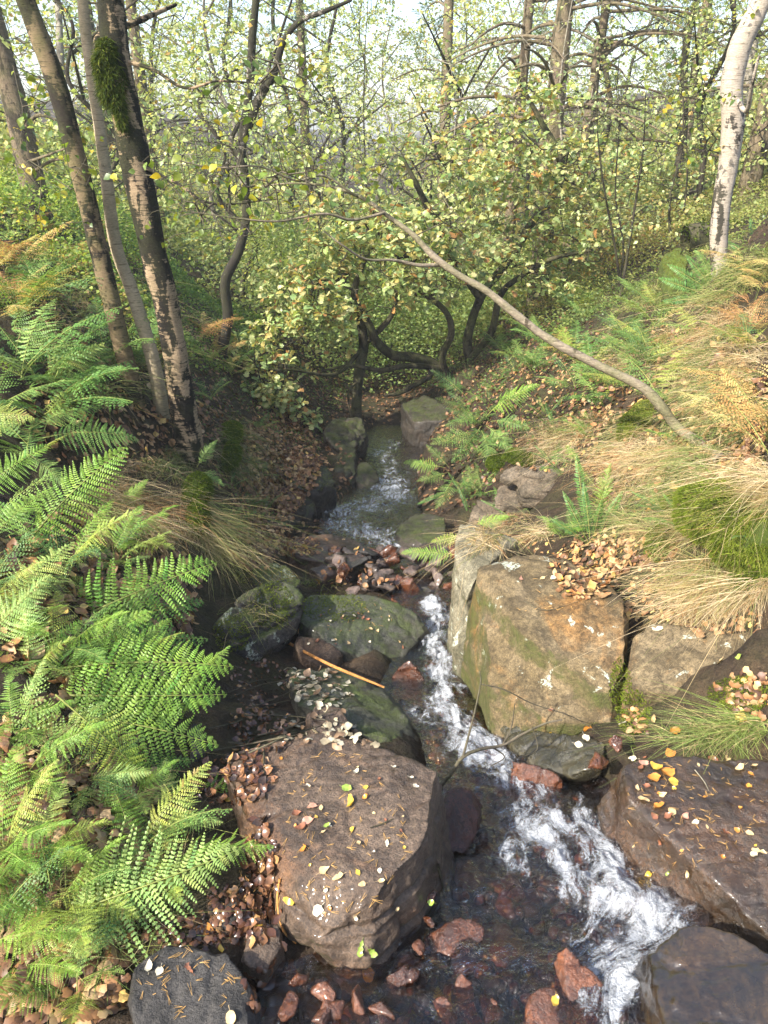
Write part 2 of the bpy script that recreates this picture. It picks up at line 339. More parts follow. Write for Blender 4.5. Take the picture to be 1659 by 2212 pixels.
# ------------------------------------------------------------------ rocks
BV, BF = [], []    # surfaces that leaves can lie on
def add_surface(V, tris):
    o_ = sum(len(a) for a in BV); BV.append(V); BF.append(tris+o_)
def eval_mesh(me, mods):
    o = bpy.data.objects.new('tmp', me); COL.objects.link(o)
    for typ, kw in mods:
        m = o.modifiers.new(typ, typ)
        for k, v in kw.items(): setattr(m, k, v)
    dg = bpy.context.evaluated_depsgraph_get(); dg.update(); e = o.evaluated_get(dg); m2 = e.to_mesh()
    V = np.zeros(len(m2.vertices)*3); m2.vertices.foreach_get('co', V); V = V.reshape(-1, 3)
    L = np.zeros(len(m2.loops), dtype=np.int32); m2.loops.foreach_get('vertex_index', L)
    T = np.zeros(len(m2.polygons), dtype=np.int32); m2.polygons.foreach_get('loop_total', T)
    S = np.zeros(len(m2.polygons), dtype=np.int32); m2.polygons.foreach_get('loop_start', S)
    F_ = [L[S[T == k][:, None]+np.arange(k)[None]] for k in np.unique(T)]
    e.to_mesh_clear(); bpy.data.objects.remove(o); return V, F_
def vnormals(V, F_):
    Nn = np.zeros_like(V)
    for f in F_:
        a, b, c = V[f[:, 0]], V[f[:, 1]], V[f[:, 2]]; n_ = np.cross(b-a, c-a)
        for k in range(f.shape[1]): np.add.at(Nn, f[:, k], n_)
    return Nn/np.maximum(np.linalg.norm(Nn, axis=1, keepdims=True), 1e-9)
def rock_mesh(name, hulls, mat, voxel=.012, smooth=6, amp=.012, seed=0, fs=6, fine=.003, strata=0.0, chips=9):
    bm = bmesh.new()
    for h in hulls:
        vs = [bm.verts.new([float(c) for c in p]) for p in h]
        r = bmesh.ops.convex_hull(bm, input=vs)
        bad = [g for g in r['geom_interior'] if isinstance(g, bmesh.types.BMVert)]
        bmesh.ops.delete(bm, geom=list(set(bad)), context='VERTS')
    bmesh.ops.recalc_face_normals(bm, faces=bm.faces)
    me = bpy.data.meshes.new('h'); bm.to_mesh(me); bm.free()
    V, F_ = eval_mesh(me, [('REMESH', dict(mode='VOXEL', voxel_size=voxel)), ('SMOOTH', dict(factor=.6, iterations=max(1, int(smooth*.6))))])
    r_ = np.random.default_rng(seed+500); cc_ = V.mean(0)
    for _ in range(chips):
        d = r_.normal(size=3); d[2] = abs(d[2])*.9-.25; d /= np.linalg.norm(d); h = (V-cc_)@d; lim = h.max()*r_.uniform(.86, .97); V = V-d*np.maximum(0, h-lim-.004*noise(V, 30, seed))[:, None]*.85
    Nn = vnormals(V, F_)
    V = V + Nn*(amp*fbm(V, fs, 5, seed)[:, None])
    r_ = 1-np.abs(noise(V, fs*1.3, seed+50)); V = V - Nn*(amp*.8*np.maximum(0, r_-.86)/.14)[:, None]
    V = V + Nn*(fine*fbm(V, 55, 3, seed+9)[:, None])
    if strata > 0:
        q = V.copy(); q[:, :2] *= .8; s_ = np.abs(((V[:, 2]+.04*noise(q, 2, seed))*strata) % 1-.5)*2
        V = V - Nn*((.02*sstep(.72, .97, s_))*(1-np.abs(Nn[:, 2])))[:, None]
    c = V.mean(0); c[2] = V[:, 2].min()
    return mesh_np(name, V-c, F_, mat, smooth=True), c, V, F_
ROCKS = {}
def rock(label, hulls, mat, cat='boulder', name='boulder', group=None, **kw):
    me, c, V, F_ = rock_mesh(name, hulls, mat, **kw)
    tr = np.concatenate([f[:, :3] for f in F_]+[f[:, [0, 2, 3]] for f in F_ if f.shape[1] == 4]); add_surface(V, tr)
    o = obj(name, me, loc=c); tag(o, label, cat, group); return o
def block(top, dz, spread=.03, shrink=None):
    """top: list of (u,v,z); a block whose sides drop to dz below the lowest top corner, spreading outward a little"""
    T = [P(*a) for a in top]; c = np.mean(T, 0); zb = min(t[2] for t in T)-dz; B = []
    for t in T:
        d = t-c; d[2] = 0; l = np.linalg.norm(d)+1e-6; q = t + d/l*spread; q = q.copy(); q[2] = zb; B.append(q)
    return T+B
# the big brown slab in the foreground
rock('large flat brown boulder with scattered leaves, beside the foaming water', [
    block([(480, 1622, .15), (700, 1580, .18), (885, 1628, .19), (975, 1680, .20), (950, 1760, .22), (895, 1855, .22), (800, 1935, .21), (700, 1960, .17), (610, 1930, .14), (575, 1830, .13), (580, 1740, .14)], .32, .045),
    block([(800, 1935, .17), (790, 1990, .12), (850, 1900, .19), (860, 2000, .05), (790, 2080, .04), (720, 2085, .05), (650, 2030, .08), (610, 1960, .10), (700, 2035, .12)], .2, .02)],
    M_SLAB, voxel=.008, smooth=2, amp=.009, seed=3, fs=5, strata=9, chips=12)
# tall tan boulder right of the stream, in two blocks
rock('tall tan boulder with pale lichen and leaves on top, right of the stream', [
    block([(1035, 1215, .10), (1110, 1195, .13), (1290, 1210, .14), (1370, 1330, .15), (1360, 1480, .05), (1290, 1500, -.02), (1130, 1370, .06), (1030, 1260, .05)], .55, .06),
    [P(1035, 1215, .08), P(1130, 1330, .02), P(1340, 1560, -.10), P(1180, 1560, -.15), P(1060, 1460, -.15), P(1070, 1610, -.38), P(1200, 1650, -.35), P(1320, 1640, -.3), P(1000, 1400, -.35), P(1020, 1500, -.55), P(1350, 1300, .0)]],
    M_TAN, voxel=.012, smooth=6, amp=.012, seed=8, fs=4)
rock('narrow upright grey slab with lichen, wedged against the tall tan boulder', [
    block([(993, 1130, -.04), (1040, 1135, -.02), (1120, 1165, -.05), (1060, 1215, -.04), (1010, 1260, -.10), (980, 1200, -.08)], .75, .03),
    [P(985, 1150, -.1), P(975, 1400, -.45), P(1035, 1440, -.40), P(1070, 1300, -.2), P(975, 1460, -.68), P(1050, 1520, -.6), P(1100, 1200, -.1)]],
    rockmat('rock_slab_lichen', [(.08, .075, .045), (.14, .125, .08), (.21, .19, .13), (.18, .14, .07)], moss=.45, lichen=.2, mossup=-.3, mosscol=(.09, .11, .03)), voxel=.011, smooth=7, amp=.010, seed=12)
rock('wet green rock foot where the stream slides under the tan boulder', [
    [P(1080, 1560, -.30), P(1200, 1580, -.15), P(1310, 1600, -.1), P(1300, 1660, -.08), P(1240, 1680, -.14), P(1130, 1640, -.24), P(1290, 1690, -.25), P(1150, 1690, -.34), P(1060, 1600, -.45)]], M_WETG, voxel=.009, smooth=4, amp=.012, seed=14)
rock('square tan stone with orange stains under straw grass, right edge', [
    block([(1375, 1365, .12), (1415, 1350, .16), (1560, 1350, .20), (1720, 1380, .24), (1700, 1480, .12), (1540, 1490, .10), (1350, 1500, .04)], .28, .02)], M_TANR, voxel=.011, smooth=5, amp=.014, seed=18)
rock('long wet brown shelf with puddled leaves, right edge of the stream', [
    block([(1340, 1640, .08), (1500, 1630, .10), (1750, 1640, .12), (1780, 1900, .10), (1760, 2100, .06), (1650, 2010, .06), (1560, 1900, .07), (1440, 1800, .08), (1360, 1730, .08)], .10, .02),
    [P(1340, 1640, .05), P(1260, 1720, -.1), P(1300, 1830, -.12), P(1400, 1930, -.12), P(1500, 2000, -.12), P(1640, 2080, -.1), P(1700, 2130, -.05), P(1650, 1950, .05), P(1440, 1790, .06), P(1800, 1900, .0)]],
    M_WETB, voxel=.009, smooth=6, amp=.009, seed=21)
rock('smooth dark brown boulder under a sliding sheet of water, bottom corner', [
    block([(1490, 1985, .14), (1600, 2010, .16), (1750, 2120, .18), (1750, 2330, .16), (1450, 2330, .13), (1420, 2200, .10), (1400, 2060, .10)], .2, .05)],
    rockmat('rock_under_water', [(.008, .006, .003), (.022, .014, .006), (.04, .024, .009), (.06, .03, .01)], moss=-.3, lichen=0, wet=1.6, mossup=0, rough=.25, grain=.35), voxel=.008, smooth=9, amp=.008, seed=24, fs=5)
rock('dark grey slab with pine needles on it, bottom left', [
    block([(290, 2080, .14), (370, 2030, .14), (480, 2040, .14), (530, 2100, .13), (562, 2160, .12), (550, 2240, .12), (450, 2330, .12), (300, 2250, .13), (268, 2150, .14)], .14, -.01)], M_GREYD, voxel=.008, smooth=4, amp=.008, seed=27)
rock('small brown block between the dark slab and the large brown boulder', [
    block([(540, 2010, .08), (600, 1985, .09), (612, 2030, .07), (570, 2105, .05), (520, 2080, .06)], .12, .0)], M_SLAB, name='stone', cat='stone', voxel=.007, smooth=3, amp=.006, seed=28)
rock('small dark block half buried in leaves above the dark slab', [
    block([(460, 1965, .07), (520, 1925, .08), (530, 1960, .07), (490, 2010, .06)], .1, .0)], M_GREYD, name='stone', cat='stone', voxel=.007, smooth=3, amp=.006, seed=29)
# flat mossy slab across the middle
rock('broad flat slab with thin moss in the middle of the stream', [
    block([(655, 1270, -.50), (760, 1268, -.52), (860, 1300, -.60), (932, 1345, -.68), (900, 1375, -.72), (870, 1425, -.72), (760, 1420, -.60), (690, 1390, -.55), (640, 1350, -.52)], .3, .02)], M_FLAT, voxel=.012, smooth=4, amp=.010, seed=31)
rock('rounded brown stone tucked under the flat mossy slab', [
    block([(640, 1370, -.54), (700, 1378, -.55), (742, 1410, -.58), (725, 1440, -.62), (660, 1435, -.60), (630, 1400, -.58)], .12, .0)], rockmat('rock_roundish', BROWN, moss=.0, lichen=0, mossup=.2, mosscol=(.07, .08, .02)), voxel=.01, smooth=6, amp=.008, seed=33)
rock('ridged mossy boulder with a lichen spot on its peak, left of the flat slab', [
    [P(620, 1240, -.22), P(655, 1290, -.33), P(640, 1370, -.52), P(560, 1420, -.50), P(520, 1440, -.55), P(450, 1380, -.30), P(420, 1400, -.4), P(520, 1290, -.25), P(480, 1330, -.25), P(650, 1350, -.75), P(530, 1470, -.75), P(420, 1420, -.6), P(600, 1290, -.8), P(560, 1470, -.78), P(480, 1455, -.72), P(560, 1265, -.24)]],
    M_MOSSY, voxel=.012, smooth=5, amp=.022, seed=35, fs=5, strata=7)
rock('low mossy boulder behind the ridged one', [
    block([(490, 1255, -.62), (540, 1225, -.60), (620, 1205, -.62), (655, 1240, -.66), (640, 1270, -.68), (560, 1290, -.70), (500, 1300, -.68)], .3, .02)], M_MOSSY, voxel=.013, smooth=6, amp=.016, seed=37)
rock('sloping grey green slab sliding into the rapids, strewn with pale leaves', [
    block([(620, 1445, -.36), (700, 1438, -.38), (790, 1450, -.42), (860, 1510, -.46), (935, 1590, -.42), (900, 1625, -.34), (800, 1600, -.28), (760, 1540, -.28), (640, 1520, -.30)], .3, .02)], M_FLAT, voxel=.011, smooth=5, amp=.010, seed=39)
rock('small reddish stone lying on the leaf covered slab', [
    block([(655, 1545, -.18), (690, 1510, -.16), (735, 1520, -.18), (762, 1570, -.22), (740, 1600, -.24), (660, 1580, -.22)], .12, .0)], M_SLAB, name='stone', cat='stone', voxel=.008, smooth=5, amp=.007, seed=41)
# wet red and dark stones in the rapids
rock('pointed wet rust coloured stone splitting the rapids', [
    [P(885, 1420, -.50), P(905, 1440, -.52), P(928, 1480, -.62), P(915, 1495, -.7), P(840, 1500, -.72), P(825, 1470, -.66), P(860, 1445, -.56), P(900, 1500, -.8)]], M_WETR, name='stone', cat='stone', voxel=.008, smooth=2, amp=.012, seed=43)
rock('dark wine red wet stone against the side of the large brown boulder', [
    [P(965, 1700, .0), P(1015, 1700, -.02), P(1035, 1730, -.05), P(1030, 1800, -.09), P(1005, 1850, -.10), P(955, 1840, -.08), P(945, 1770, .0), P(1000, 1780, -.25), P(1040, 1750, -.25)]],
    rockmat('rock_wine', [(.02, .006, .004), (.035, .010, .007), (.05, .016, .010), (.08, .02, .01)], moss=-.4, lichen=0, wet=.4, mossup=0, rough=.3), name='stone', cat='stone', voxel=.008, smooth=3, amp=.008, seed=45)
rock('rusty orange flake at the head of the foam, under the thin branch', [
    [P(1105, 1640, -.10), P(1150, 1650, -.11), P(1200, 1665, -.12), P(1230, 1700, -.16), P(1150, 1720, -.20), P(1095, 1690, -.18), P(1150, 1700, -.3)]], M_WETR, name='stone', cat='stone', voxel=.007, smooth=2, amp=.007, seed=47)
rock('upright rust brown wet stone in the bottom of the stream', [
    [P(1200, 2040, .07), P(1225, 2040, .07), P(1290, 2110, .04), P(1320, 2160, .02), P(1300, 2230, .0), P(1240, 2260, .0), P(1215, 2150, .03), P(1195, 2080, .03), P(1300, 2200, -.15), P(1210, 2120, -.15)]], M_WETR, name='stone', cat='stone', voxel=.007, smooth=2, amp=.008, seed=49)
rock('squat rust coloured stone with a yellow leaf, bottom of the stream', [
    [P(1150, 2130, .05), P(1195, 2125, .05), P(1240, 2180, .03), P(1230, 2260, .02), P(1130, 2260, .02), P(1135, 2190, .03), P(1180, 2240, -.12), P(1240, 2200, -.1), P(1130, 2230, -.1)]], M_WETR, name='stone', cat='stone', voxel=.007, smooth=3, amp=.007, seed=51)
rock('flat shiny red brown stone just breaking the water', [
    [P(935, 2010, .00), P(990, 1975, .0), P(1050, 1985, .005), P(1045, 2030, -.005), P(1000, 2075, -.01), P(930, 2060, -.02), P(980, 2050, -.12), P(1040, 2040, -.12), P(910, 2030, -.1)]], M_WETR, name='stone', cat='stone', voxel=.007, smooth=3, amp=.006, seed=53)
rock('wedge of rust coloured stone under the corner of the large brown boulder', [
    [P(830, 2110, .03), P(880, 2080, .04), P(912, 2095, .03), P(890, 2130, .01), P(840, 2145, .0), P(860, 2120, -.12), P(900, 2110, -.12)]], M_WETR, name='stone', cat='stone', voxel=.006, smooth=2, amp=.005, seed=55)
rock('little rust coloured point of stone in the shallows', [
    [P(995, 2100, .03), P(1020, 2120, .01), P(1030, 2160, -.02), P(970, 2170, -.02), P(975, 2130, .0), P(1000, 2150, -.1)]], M_WETR, name='stone', cat='stone', voxel=.006, smooth=2, amp=.005, seed=56)
# further down
rock('leaf strewn brown slab above the rubble', [
    block([(620, 1165, -.93), (690, 1150, -.95), (745, 1155, -.98), (800, 1180, -1.0), (790, 1215, -.98), (690, 1215, -.94), (620, 1195, -.92)], .2, .02)], M_SLAB, voxel=.014, smooth=4, amp=.014, seed=58)
rock('long dark edge of rock holding back the rubble', [
    block([(660, 1225, -.86), (740, 1195, -.88), (800, 1180, -.90), (830, 1195, -.92), (800, 1215, -.90), (690, 1250, -.84)], .25, .02)], M_STONE, voxel=.013, smooth=3, amp=.012, seed=60)
rock('mossy overhanging boulder at the left side of the pool', [
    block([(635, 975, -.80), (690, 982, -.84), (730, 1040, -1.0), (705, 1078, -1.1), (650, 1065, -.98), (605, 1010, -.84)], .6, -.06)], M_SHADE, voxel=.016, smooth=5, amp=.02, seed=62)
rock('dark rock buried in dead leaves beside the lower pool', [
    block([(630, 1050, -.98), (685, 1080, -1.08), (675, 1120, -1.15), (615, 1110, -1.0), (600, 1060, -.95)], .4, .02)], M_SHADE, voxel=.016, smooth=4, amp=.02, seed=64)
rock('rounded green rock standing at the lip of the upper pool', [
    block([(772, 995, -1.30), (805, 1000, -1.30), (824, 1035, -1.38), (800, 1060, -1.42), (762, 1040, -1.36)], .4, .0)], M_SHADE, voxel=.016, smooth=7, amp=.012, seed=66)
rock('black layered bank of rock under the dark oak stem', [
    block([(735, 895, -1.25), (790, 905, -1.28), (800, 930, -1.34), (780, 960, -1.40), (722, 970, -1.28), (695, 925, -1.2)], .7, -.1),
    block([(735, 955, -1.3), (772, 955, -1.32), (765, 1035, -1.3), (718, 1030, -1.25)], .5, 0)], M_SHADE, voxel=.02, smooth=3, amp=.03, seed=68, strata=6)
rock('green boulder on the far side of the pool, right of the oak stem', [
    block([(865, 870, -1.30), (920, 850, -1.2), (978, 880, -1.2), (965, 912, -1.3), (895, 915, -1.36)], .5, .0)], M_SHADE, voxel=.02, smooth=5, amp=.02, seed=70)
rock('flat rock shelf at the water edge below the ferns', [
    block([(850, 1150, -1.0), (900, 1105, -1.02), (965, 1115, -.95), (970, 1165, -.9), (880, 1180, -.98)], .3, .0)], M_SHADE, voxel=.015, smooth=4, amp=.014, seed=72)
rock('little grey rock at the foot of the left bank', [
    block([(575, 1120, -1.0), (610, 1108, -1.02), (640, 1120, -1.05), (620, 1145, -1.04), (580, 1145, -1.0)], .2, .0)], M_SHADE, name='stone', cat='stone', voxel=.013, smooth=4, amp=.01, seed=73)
rock('layered rock ledge under the overhanging grass of the right bank', [
    block([(1100, 990, -.35), (1210, 1000, -.32), (1225, 1030, -.36), (1150, 1030, -.42), (1090, 1010, -.40)], .10, .02),
    block([(1110, 1010, -.45), (1200, 1020, -.42), (1210, 1060, -.46), (1130, 1060, -.5)], .14, .0),
    block([(1080, 1050, -.62), (1190, 1045, -.58), (1215, 1080, -.60), (1120, 1095, -.68), (1060, 1090, -.70)], .12, .0),
    block([(1020, 1080, -.8), (1190, 1090, -.72), (1180, 1120, -.75), (1080, 1130, -.85), (1000, 1120, -.9)], .3, .0)],
    rockmat('rock_ledge_mat', [(.05, .042, .028), (.10, .08, .055), (.15, .12, .085), (.14, .09, .05)], moss=.05, lichen=0, mossup=.35, mosscol=(.06, .08, .015)), name='rock_ledge', cat='rock ledge', voxel=.014, smooth=2, amp=.02, seed=75, strata=16)
rock('bright green moss covered rock by the white birch', [
    block([(1430, 545, .95), (1470, 530, 1.0), (1490, 560, .95), (1480, 600, .8), (1440, 605, .75)], .4, .02)],
    rockmat('moss_bright', [(.03, .035, .01), (.05, .06, .012), (.07, .08, .02), (.06, .06, .02)], moss=.6, lichen=0, mossup=.3, mosscol=(.07, .10, .01)), voxel=.02, smooth=9, amp=.03, seed=77, chips=0)
rock('thin dark slab on edge in the gap below the ferns', [
    block([(410, 1570, .0), (425, 1560, .01), (440, 1620, -.02), (415, 1650, -.02)], .2, .0)], M_GREYD, name='stone', cat='stone', voxel=.01, smooth=3, amp=.006, seed=79)

# rubble of small angular stones
def stone_proto(k):
    r_ = np.random.default_rng(100+k); d = r_.normal(size=(11, 3)); d /= np.linalg.norm(d, axis=1)[:, None]; d *= np.array([1, r_.uniform(.55, .85), r_.uniform(.4, .65)])*r_.uniform(.85, 1.1, (11, 1))
    bm = bmesh.new(); vs = [bm.verts.new(p) for p in d]; bmesh.ops.convex_hull(bm, input=vs)
    bmesh.ops.delete(bm, geom=[v for v in bm.verts if not v.link_faces], context='VERTS')
    me = bpy.data.meshes.new('h'); bm.to_mesh(me); bm.free()
    V, F_ = eval_mesh(me, [('REMESH', dict(mode='VOXEL', voxel_size=.09)), ('SMOOTH', dict(factor=.5, iterations=2))])
    Nn = vnormals(V, F_); V = V + Nn*(.05*fbm(V, 3, 3, k)[:, None])
    return V, F_
SP = [stone_proto(k) for k in range(7)]
SPM = {}
def stone(pos, r, k, mat, label, group, rot=None, name='stone', sink=.25):
    key = (k, mat.name)
    if key not in SPM: SPM[key] = mesh_np('stone', SP[k][0], SP[k][1], mat, smooth=True)
    rot = rot or (random.uniform(-.5, .5), random.uniform(-.5, .5), random.uniform(0, 6.28))
    o = obj(name, SPM[key], loc=(pos[0], pos[1], pos[2]+r*sink), rot=rot, sc=r); tag(o, label, 'stone', group)
    M = Matrix.LocRotScale(o.location, o.rotation_euler, o.scale); M = np.array(M)
    V = SP[k][0]@M[:3, :3].T+M[:3, 3]; F_ = SP[k][1]
    add_surface(V, np.concatenate([f[:, :3] for f in F_]+[f[:, [0, 2, 3]] for f in F_ if f.shape[1] == 4]))
    return o
random.seed(11)
heroes = [(890, 1205, -.85, .13, 'pale brown angular block on top of the rubble', M_STONE), (830, 1250, -.88, .10, 'broad wet brown stone in the middle of the rubble', M_STONE), (945, 1215, -.8, .10, 'brown block leaning on the upright grey slab', M_STONE),
          (790, 1262, -.82, .08, 'grey stone at the back corner of the flat mossy slab', M_GREYD), (862, 1262, -.9, .09, 'rust tinted stone at the water edge of the rubble', M_WETR), (740, 1225, -.85, .11, 'dark stone under the long rock edge', M_STONE), (840, 1200, -.93, .07, 'small pointed stone standing upright above the rubble', M_STONE)]
for i, (u, v, z, r, lb, m_) in enumerate(heroes): stone(P(u, v, z), r, i % 7, m_, lb, 'rubble stones in the stream')
for i in range(75):
    u, v = random.uniform(680, 985), random.uniform(1195, 1285)
    if v > 1255+0*u and u < 760: continue
    z = -.95+.10*random.random()-(.0006*(u-700) if u > 700 else 0)*.3
    p = P(u, v, z+.02); stone(p, random.uniform(.045, .125), random.randrange(7), random.choice([M_STONE, M_STONE, M_GREYD, M_WETR]), 'small angular wet stone in the rubble heap behind the flat mossy slab', 'rubble stones in the stream')
for i in range(26):
    y = random.uniform(5.4, 10); cx, cw, cz = stream_at(np.array([y])); s = random.choice([-1, 1])
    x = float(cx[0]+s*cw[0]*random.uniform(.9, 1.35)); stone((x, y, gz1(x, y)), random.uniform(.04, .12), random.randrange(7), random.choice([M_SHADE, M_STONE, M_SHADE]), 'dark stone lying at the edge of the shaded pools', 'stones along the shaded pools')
near = [(1120, 2060, -.05, .06), (840, 2200, .03, .055), (720, 2185, .05, .05), (1020, 2200, -.02, .05), (700, 2150, .05, .045), (640, 2120, .05, .035), (770, 2160, .04, .05), (830, 2190, .03, .04), (900, 2180, 0, .04), (1060, 2180, -.02, .05), (960, 2200, 0, .05), (1090, 2110, -.05, .04), (700, 2200, .05, .04), (620, 2180, .05, .045), (880, 2210, 0, .03), (1110, 1940, -.13, .05),
        (1120, 1860, -.16, .04), (930, 1950, .0, .035), (925, 1990, .0, .03), (905, 2050, 0, .03), (1290, 1650, -.02, .05), (1330, 1610, .02, .04)]
for u, v, z, r in near: stone(P(u, v, z-.01), r, random.randrange(7), M_WETR, 'rust red wet stone in the bottom shallows', 'red stones in the shallows')
# pebbles of the bed: nobody could count them
pv, pf, nn = [], [[], []], 0
V0, F0 = SP[0]
ico = bmesh.new(); bmesh.ops.create_icosphere(ico, subdivisions=2, radius=1)
IV = np.array([v.co[:] for v in ico.verts]); IF = np.array([[v.index for v in f.verts] for f in ico.faces]); ico.free()
def euler_mats(n_, tilt=.6, r_=rng):
    a, b, c = r_.uniform(0, 2*np.pi, n_), r_.normal(0, tilt, n_), r_.normal(0, tilt, n_)
    ca, sa, cb, sb, cc, sc_ = np.cos(a), np.sin(a), np.cos(b), np.sin(b), np.cos(c), np.sin(c); Z = np.zeros(n_); O = np.ones(n_)
    Rz = np.stack([np.stack([ca, -sa, Z], 1), np.stack([sa, ca, Z], 1), np.stack([Z, Z, O], 1)], 1)
    Rx = np.stack([np.stack([O, Z, Z], 1), np.stack([Z, cb, -sb], 1), np.stack([Z, sb, cb], 1)], 1)
    Ry = np.stack([np.stack([cc, Z, sc_], 1), np.stack([Z, O, Z], 1), np.stack([-sc_, Z, cc], 1)], 1)
    return Rz@Rx@Ry
def scatter_mesh(tv, tf, R, T, S, cols, vcol=None):
    """copies of a template; R (n,3,3) T (n,3) S (n,) or (n,3)"""
    n_, m_ = len(T), len(tv); S = np.asarray(S); S = S[:, None, None] if S.ndim == 1 else S[:, None, :]
    q = tv[None]*S; V = np.einsum('nij,nmj->nmi', R, q)+T[:, None]
    Fs = [(f[None]+(np.arange(n_)*m_)[:, None, None]).reshape(-1, f.shape[1]) for f in (tf if isinstance(tf, list) else [tf])]
    C_ = np.repeat(cols[:, None], m_, 1)
    if vcol is not None: C_ = C_*vcol[None]
    return V.reshape(-1, 3), Fs, C_.reshape(-1, 3)
npb = 6000
ypb = rng.uniform(.9, 6.5, npb); cx, cw, cz = stream_at(ypb); xpb = cx+cw*rng.uniform(-1.15, 1.15, npb); zpb = ground_z(xpb, ypb)
tv = IV*(1+.18*noise(IV, 1.5, 4)[:, None]); pal = np.array([(.075, .022, .012), (.04, .02, .012), (.11, .04, .018), (.03, .018, .015), (.07, .045, .03), (.14, .05, .02)])
V, Fs, C_ = scatter_mesh(tv, IF, euler_mats(npb), np.stack([xpb, ypb, zpb], 1), rng.uniform(.5, 1, (npb, 3))*(rng.gamma(2.0, .009, npb)+.008)[:, None]*np.array([1, .8, .6]), pal[rng.integers(0, 6, npb)]*rng.uniform(.6, 1.3, (npb, 1)))
M_PEB = leafmat('pebble', 0.0, .3, .6)
tag(obj('gravel', mesh_np('gravel', V, Fs, M_PEB, C_, smooth=True)), 'rust red and brown gravel on the bed of the stream', kind='stuff')

# ------------------------------------------------------------------ water
def build_water():
    s = np.concatenate([np.arange(.75, 3.2, .011), np.arange(3.2, 8, .018), np.arange(8, 10.6, .03)]); t = np.linspace(-1, 1, 150)
    cx, cw, cz = stream_at(s); k = 1.22
    X = cx[:, None]+t[None]*(cw[:, None]*k+.05); Yg = np.repeat(s[:, None], len(t), 1)
    # steps: the surface drops in small falls rather than evenly
    zs = cz+.025; Z = np.repeat(zs[:, None], len(t), 1)
    p = np.stack([X.ravel(), Yg.ravel(), np.zeros(X.size)], 1)
    slope = np.interp(s, s, np.gradient(zs, s)); turb = np.clip(np.abs(slope)*2.0, .1, 1)
    TU = np.repeat(turb[:, None], len(t), 1).ravel()
    foam = np.zeros(X.size)
    foam_gleam_paths = [([(1450, 1925, .05), (1400, 1975, .03), (1350, 2050, .0), (1330, 2110, .0), (1320, 2170, -.01)], .095, 1.15), ([(1420, 1960, .0), (1330, 1960, -.04), (1270, 1920, -.08), (1200, 1860, -.12), (1160, 1810, -.14), (1200, 1775, -.15), (1260, 1790, -.14), (1300, 1850, -.1), (1340, 1930, -.06)], .075, 1.05),
             ([(1280, 1990, -.03), (1260, 2040, -.03), (1280, 2090, -.02)], .06, .7), ([(1120, 1880, -.12), (1080, 1820, -.14), (1110, 1760, -.18), (1170, 1720, -.2), (1240, 1730, -.18)], .06, .6), ([(1090, 1670, -.24), (1040, 1645, -.3), (1010, 1600, -.42), (985, 1560, -.5), (950, 1530, -.55), (965, 1490, -.62), (945, 1450, -.69), (955, 1420, -.71), (930, 1380, -.78), (945, 1340, -.84), (930, 1300, -.88)], .085, 1.1),
             ([(1000, 1620, -.36), (1060, 1620, -.36), (1090, 1650, -.28)], .08, 1.1), ([(1080, 1690, -.22), (1130, 1700, -.2)], .06, .7), ([(870, 1530, -.55), (920, 1560, -.5), (950, 1600, -.45)], .06, .6), ([(740, 1135, -1.2), (800, 1150, -1.15), (860, 1170, -1.1)], .22, .75), ([(740, 1110, -1.3), (800, 1095, -1.33), (850, 1075, -1.4), (840, 1045, -1.48)], .24, .8), ([(850, 1020, -1.55), (820, 980, -1.68), (850, 960, -1.73)], .25, .5)]  # wide runs over the mid pools: silvery sky reflection painted in foam white
    blobs = []
    for L_, r, a in foam_gleam_paths:
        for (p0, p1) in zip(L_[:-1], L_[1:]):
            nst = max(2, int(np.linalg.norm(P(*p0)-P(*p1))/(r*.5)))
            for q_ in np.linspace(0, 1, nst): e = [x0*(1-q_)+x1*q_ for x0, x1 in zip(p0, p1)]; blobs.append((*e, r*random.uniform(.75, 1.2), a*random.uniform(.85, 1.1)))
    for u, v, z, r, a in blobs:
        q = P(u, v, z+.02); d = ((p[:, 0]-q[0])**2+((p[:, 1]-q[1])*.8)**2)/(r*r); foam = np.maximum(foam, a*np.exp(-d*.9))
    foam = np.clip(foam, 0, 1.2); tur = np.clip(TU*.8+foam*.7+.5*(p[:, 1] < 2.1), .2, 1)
    z = Z.ravel() + tur*(.020*fbm(p, 7, 3, 21) + .009*fbm(p, 24, 3, 31)) + foam*.010*np.abs(fbm(p, 34, 3, 41)) + foam*(.015+.022*fbm(p, 9, 4, 61)+.012*np.abs(fbm(p, 22, 3, 62)))
    V = np.stack([p[:, 0], p[:, 1], z], 1)
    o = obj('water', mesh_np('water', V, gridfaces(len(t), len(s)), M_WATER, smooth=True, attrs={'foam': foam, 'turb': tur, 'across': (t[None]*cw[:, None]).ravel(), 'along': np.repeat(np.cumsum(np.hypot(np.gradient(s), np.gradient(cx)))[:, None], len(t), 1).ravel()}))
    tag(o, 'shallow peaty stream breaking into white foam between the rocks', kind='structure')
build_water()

# ------------------------------------------------------------------ surface queries
tg = np.concatenate([gf[:, :3], gf[:, [0, 2, 3]]])
sel = (gv[tg[:, 0], 1] < 22) & (gv[tg[:, 0], 1] > -1) & (np.abs(gv[tg[:, 0], 0]) < 8)
add_surface(gv, tg[sel])
BVT = BVHTree.FromPolygons(np.concatenate(BV).tolist(), np.concatenate(BF).tolist())
def hit(u, v):
    r = Vector(ray(u, v)).normalized(); h = BVT.ray_cast(Vector(EYE), r, 60)
    if h[0] is None: return None
    n_ = h[1];
    if n_.dot(r) > 0: n_ = -n_
    return h[0], n_
def drop(x, y, z0=6):
    h = BVT.ray_cast(Vector((x, y, z0)), Vector((0, 0, -1)), 20)
    if h[0] is None: return None
    n_ = h[1]
    return h[0], (n_ if n_.z > 0 else -n_)

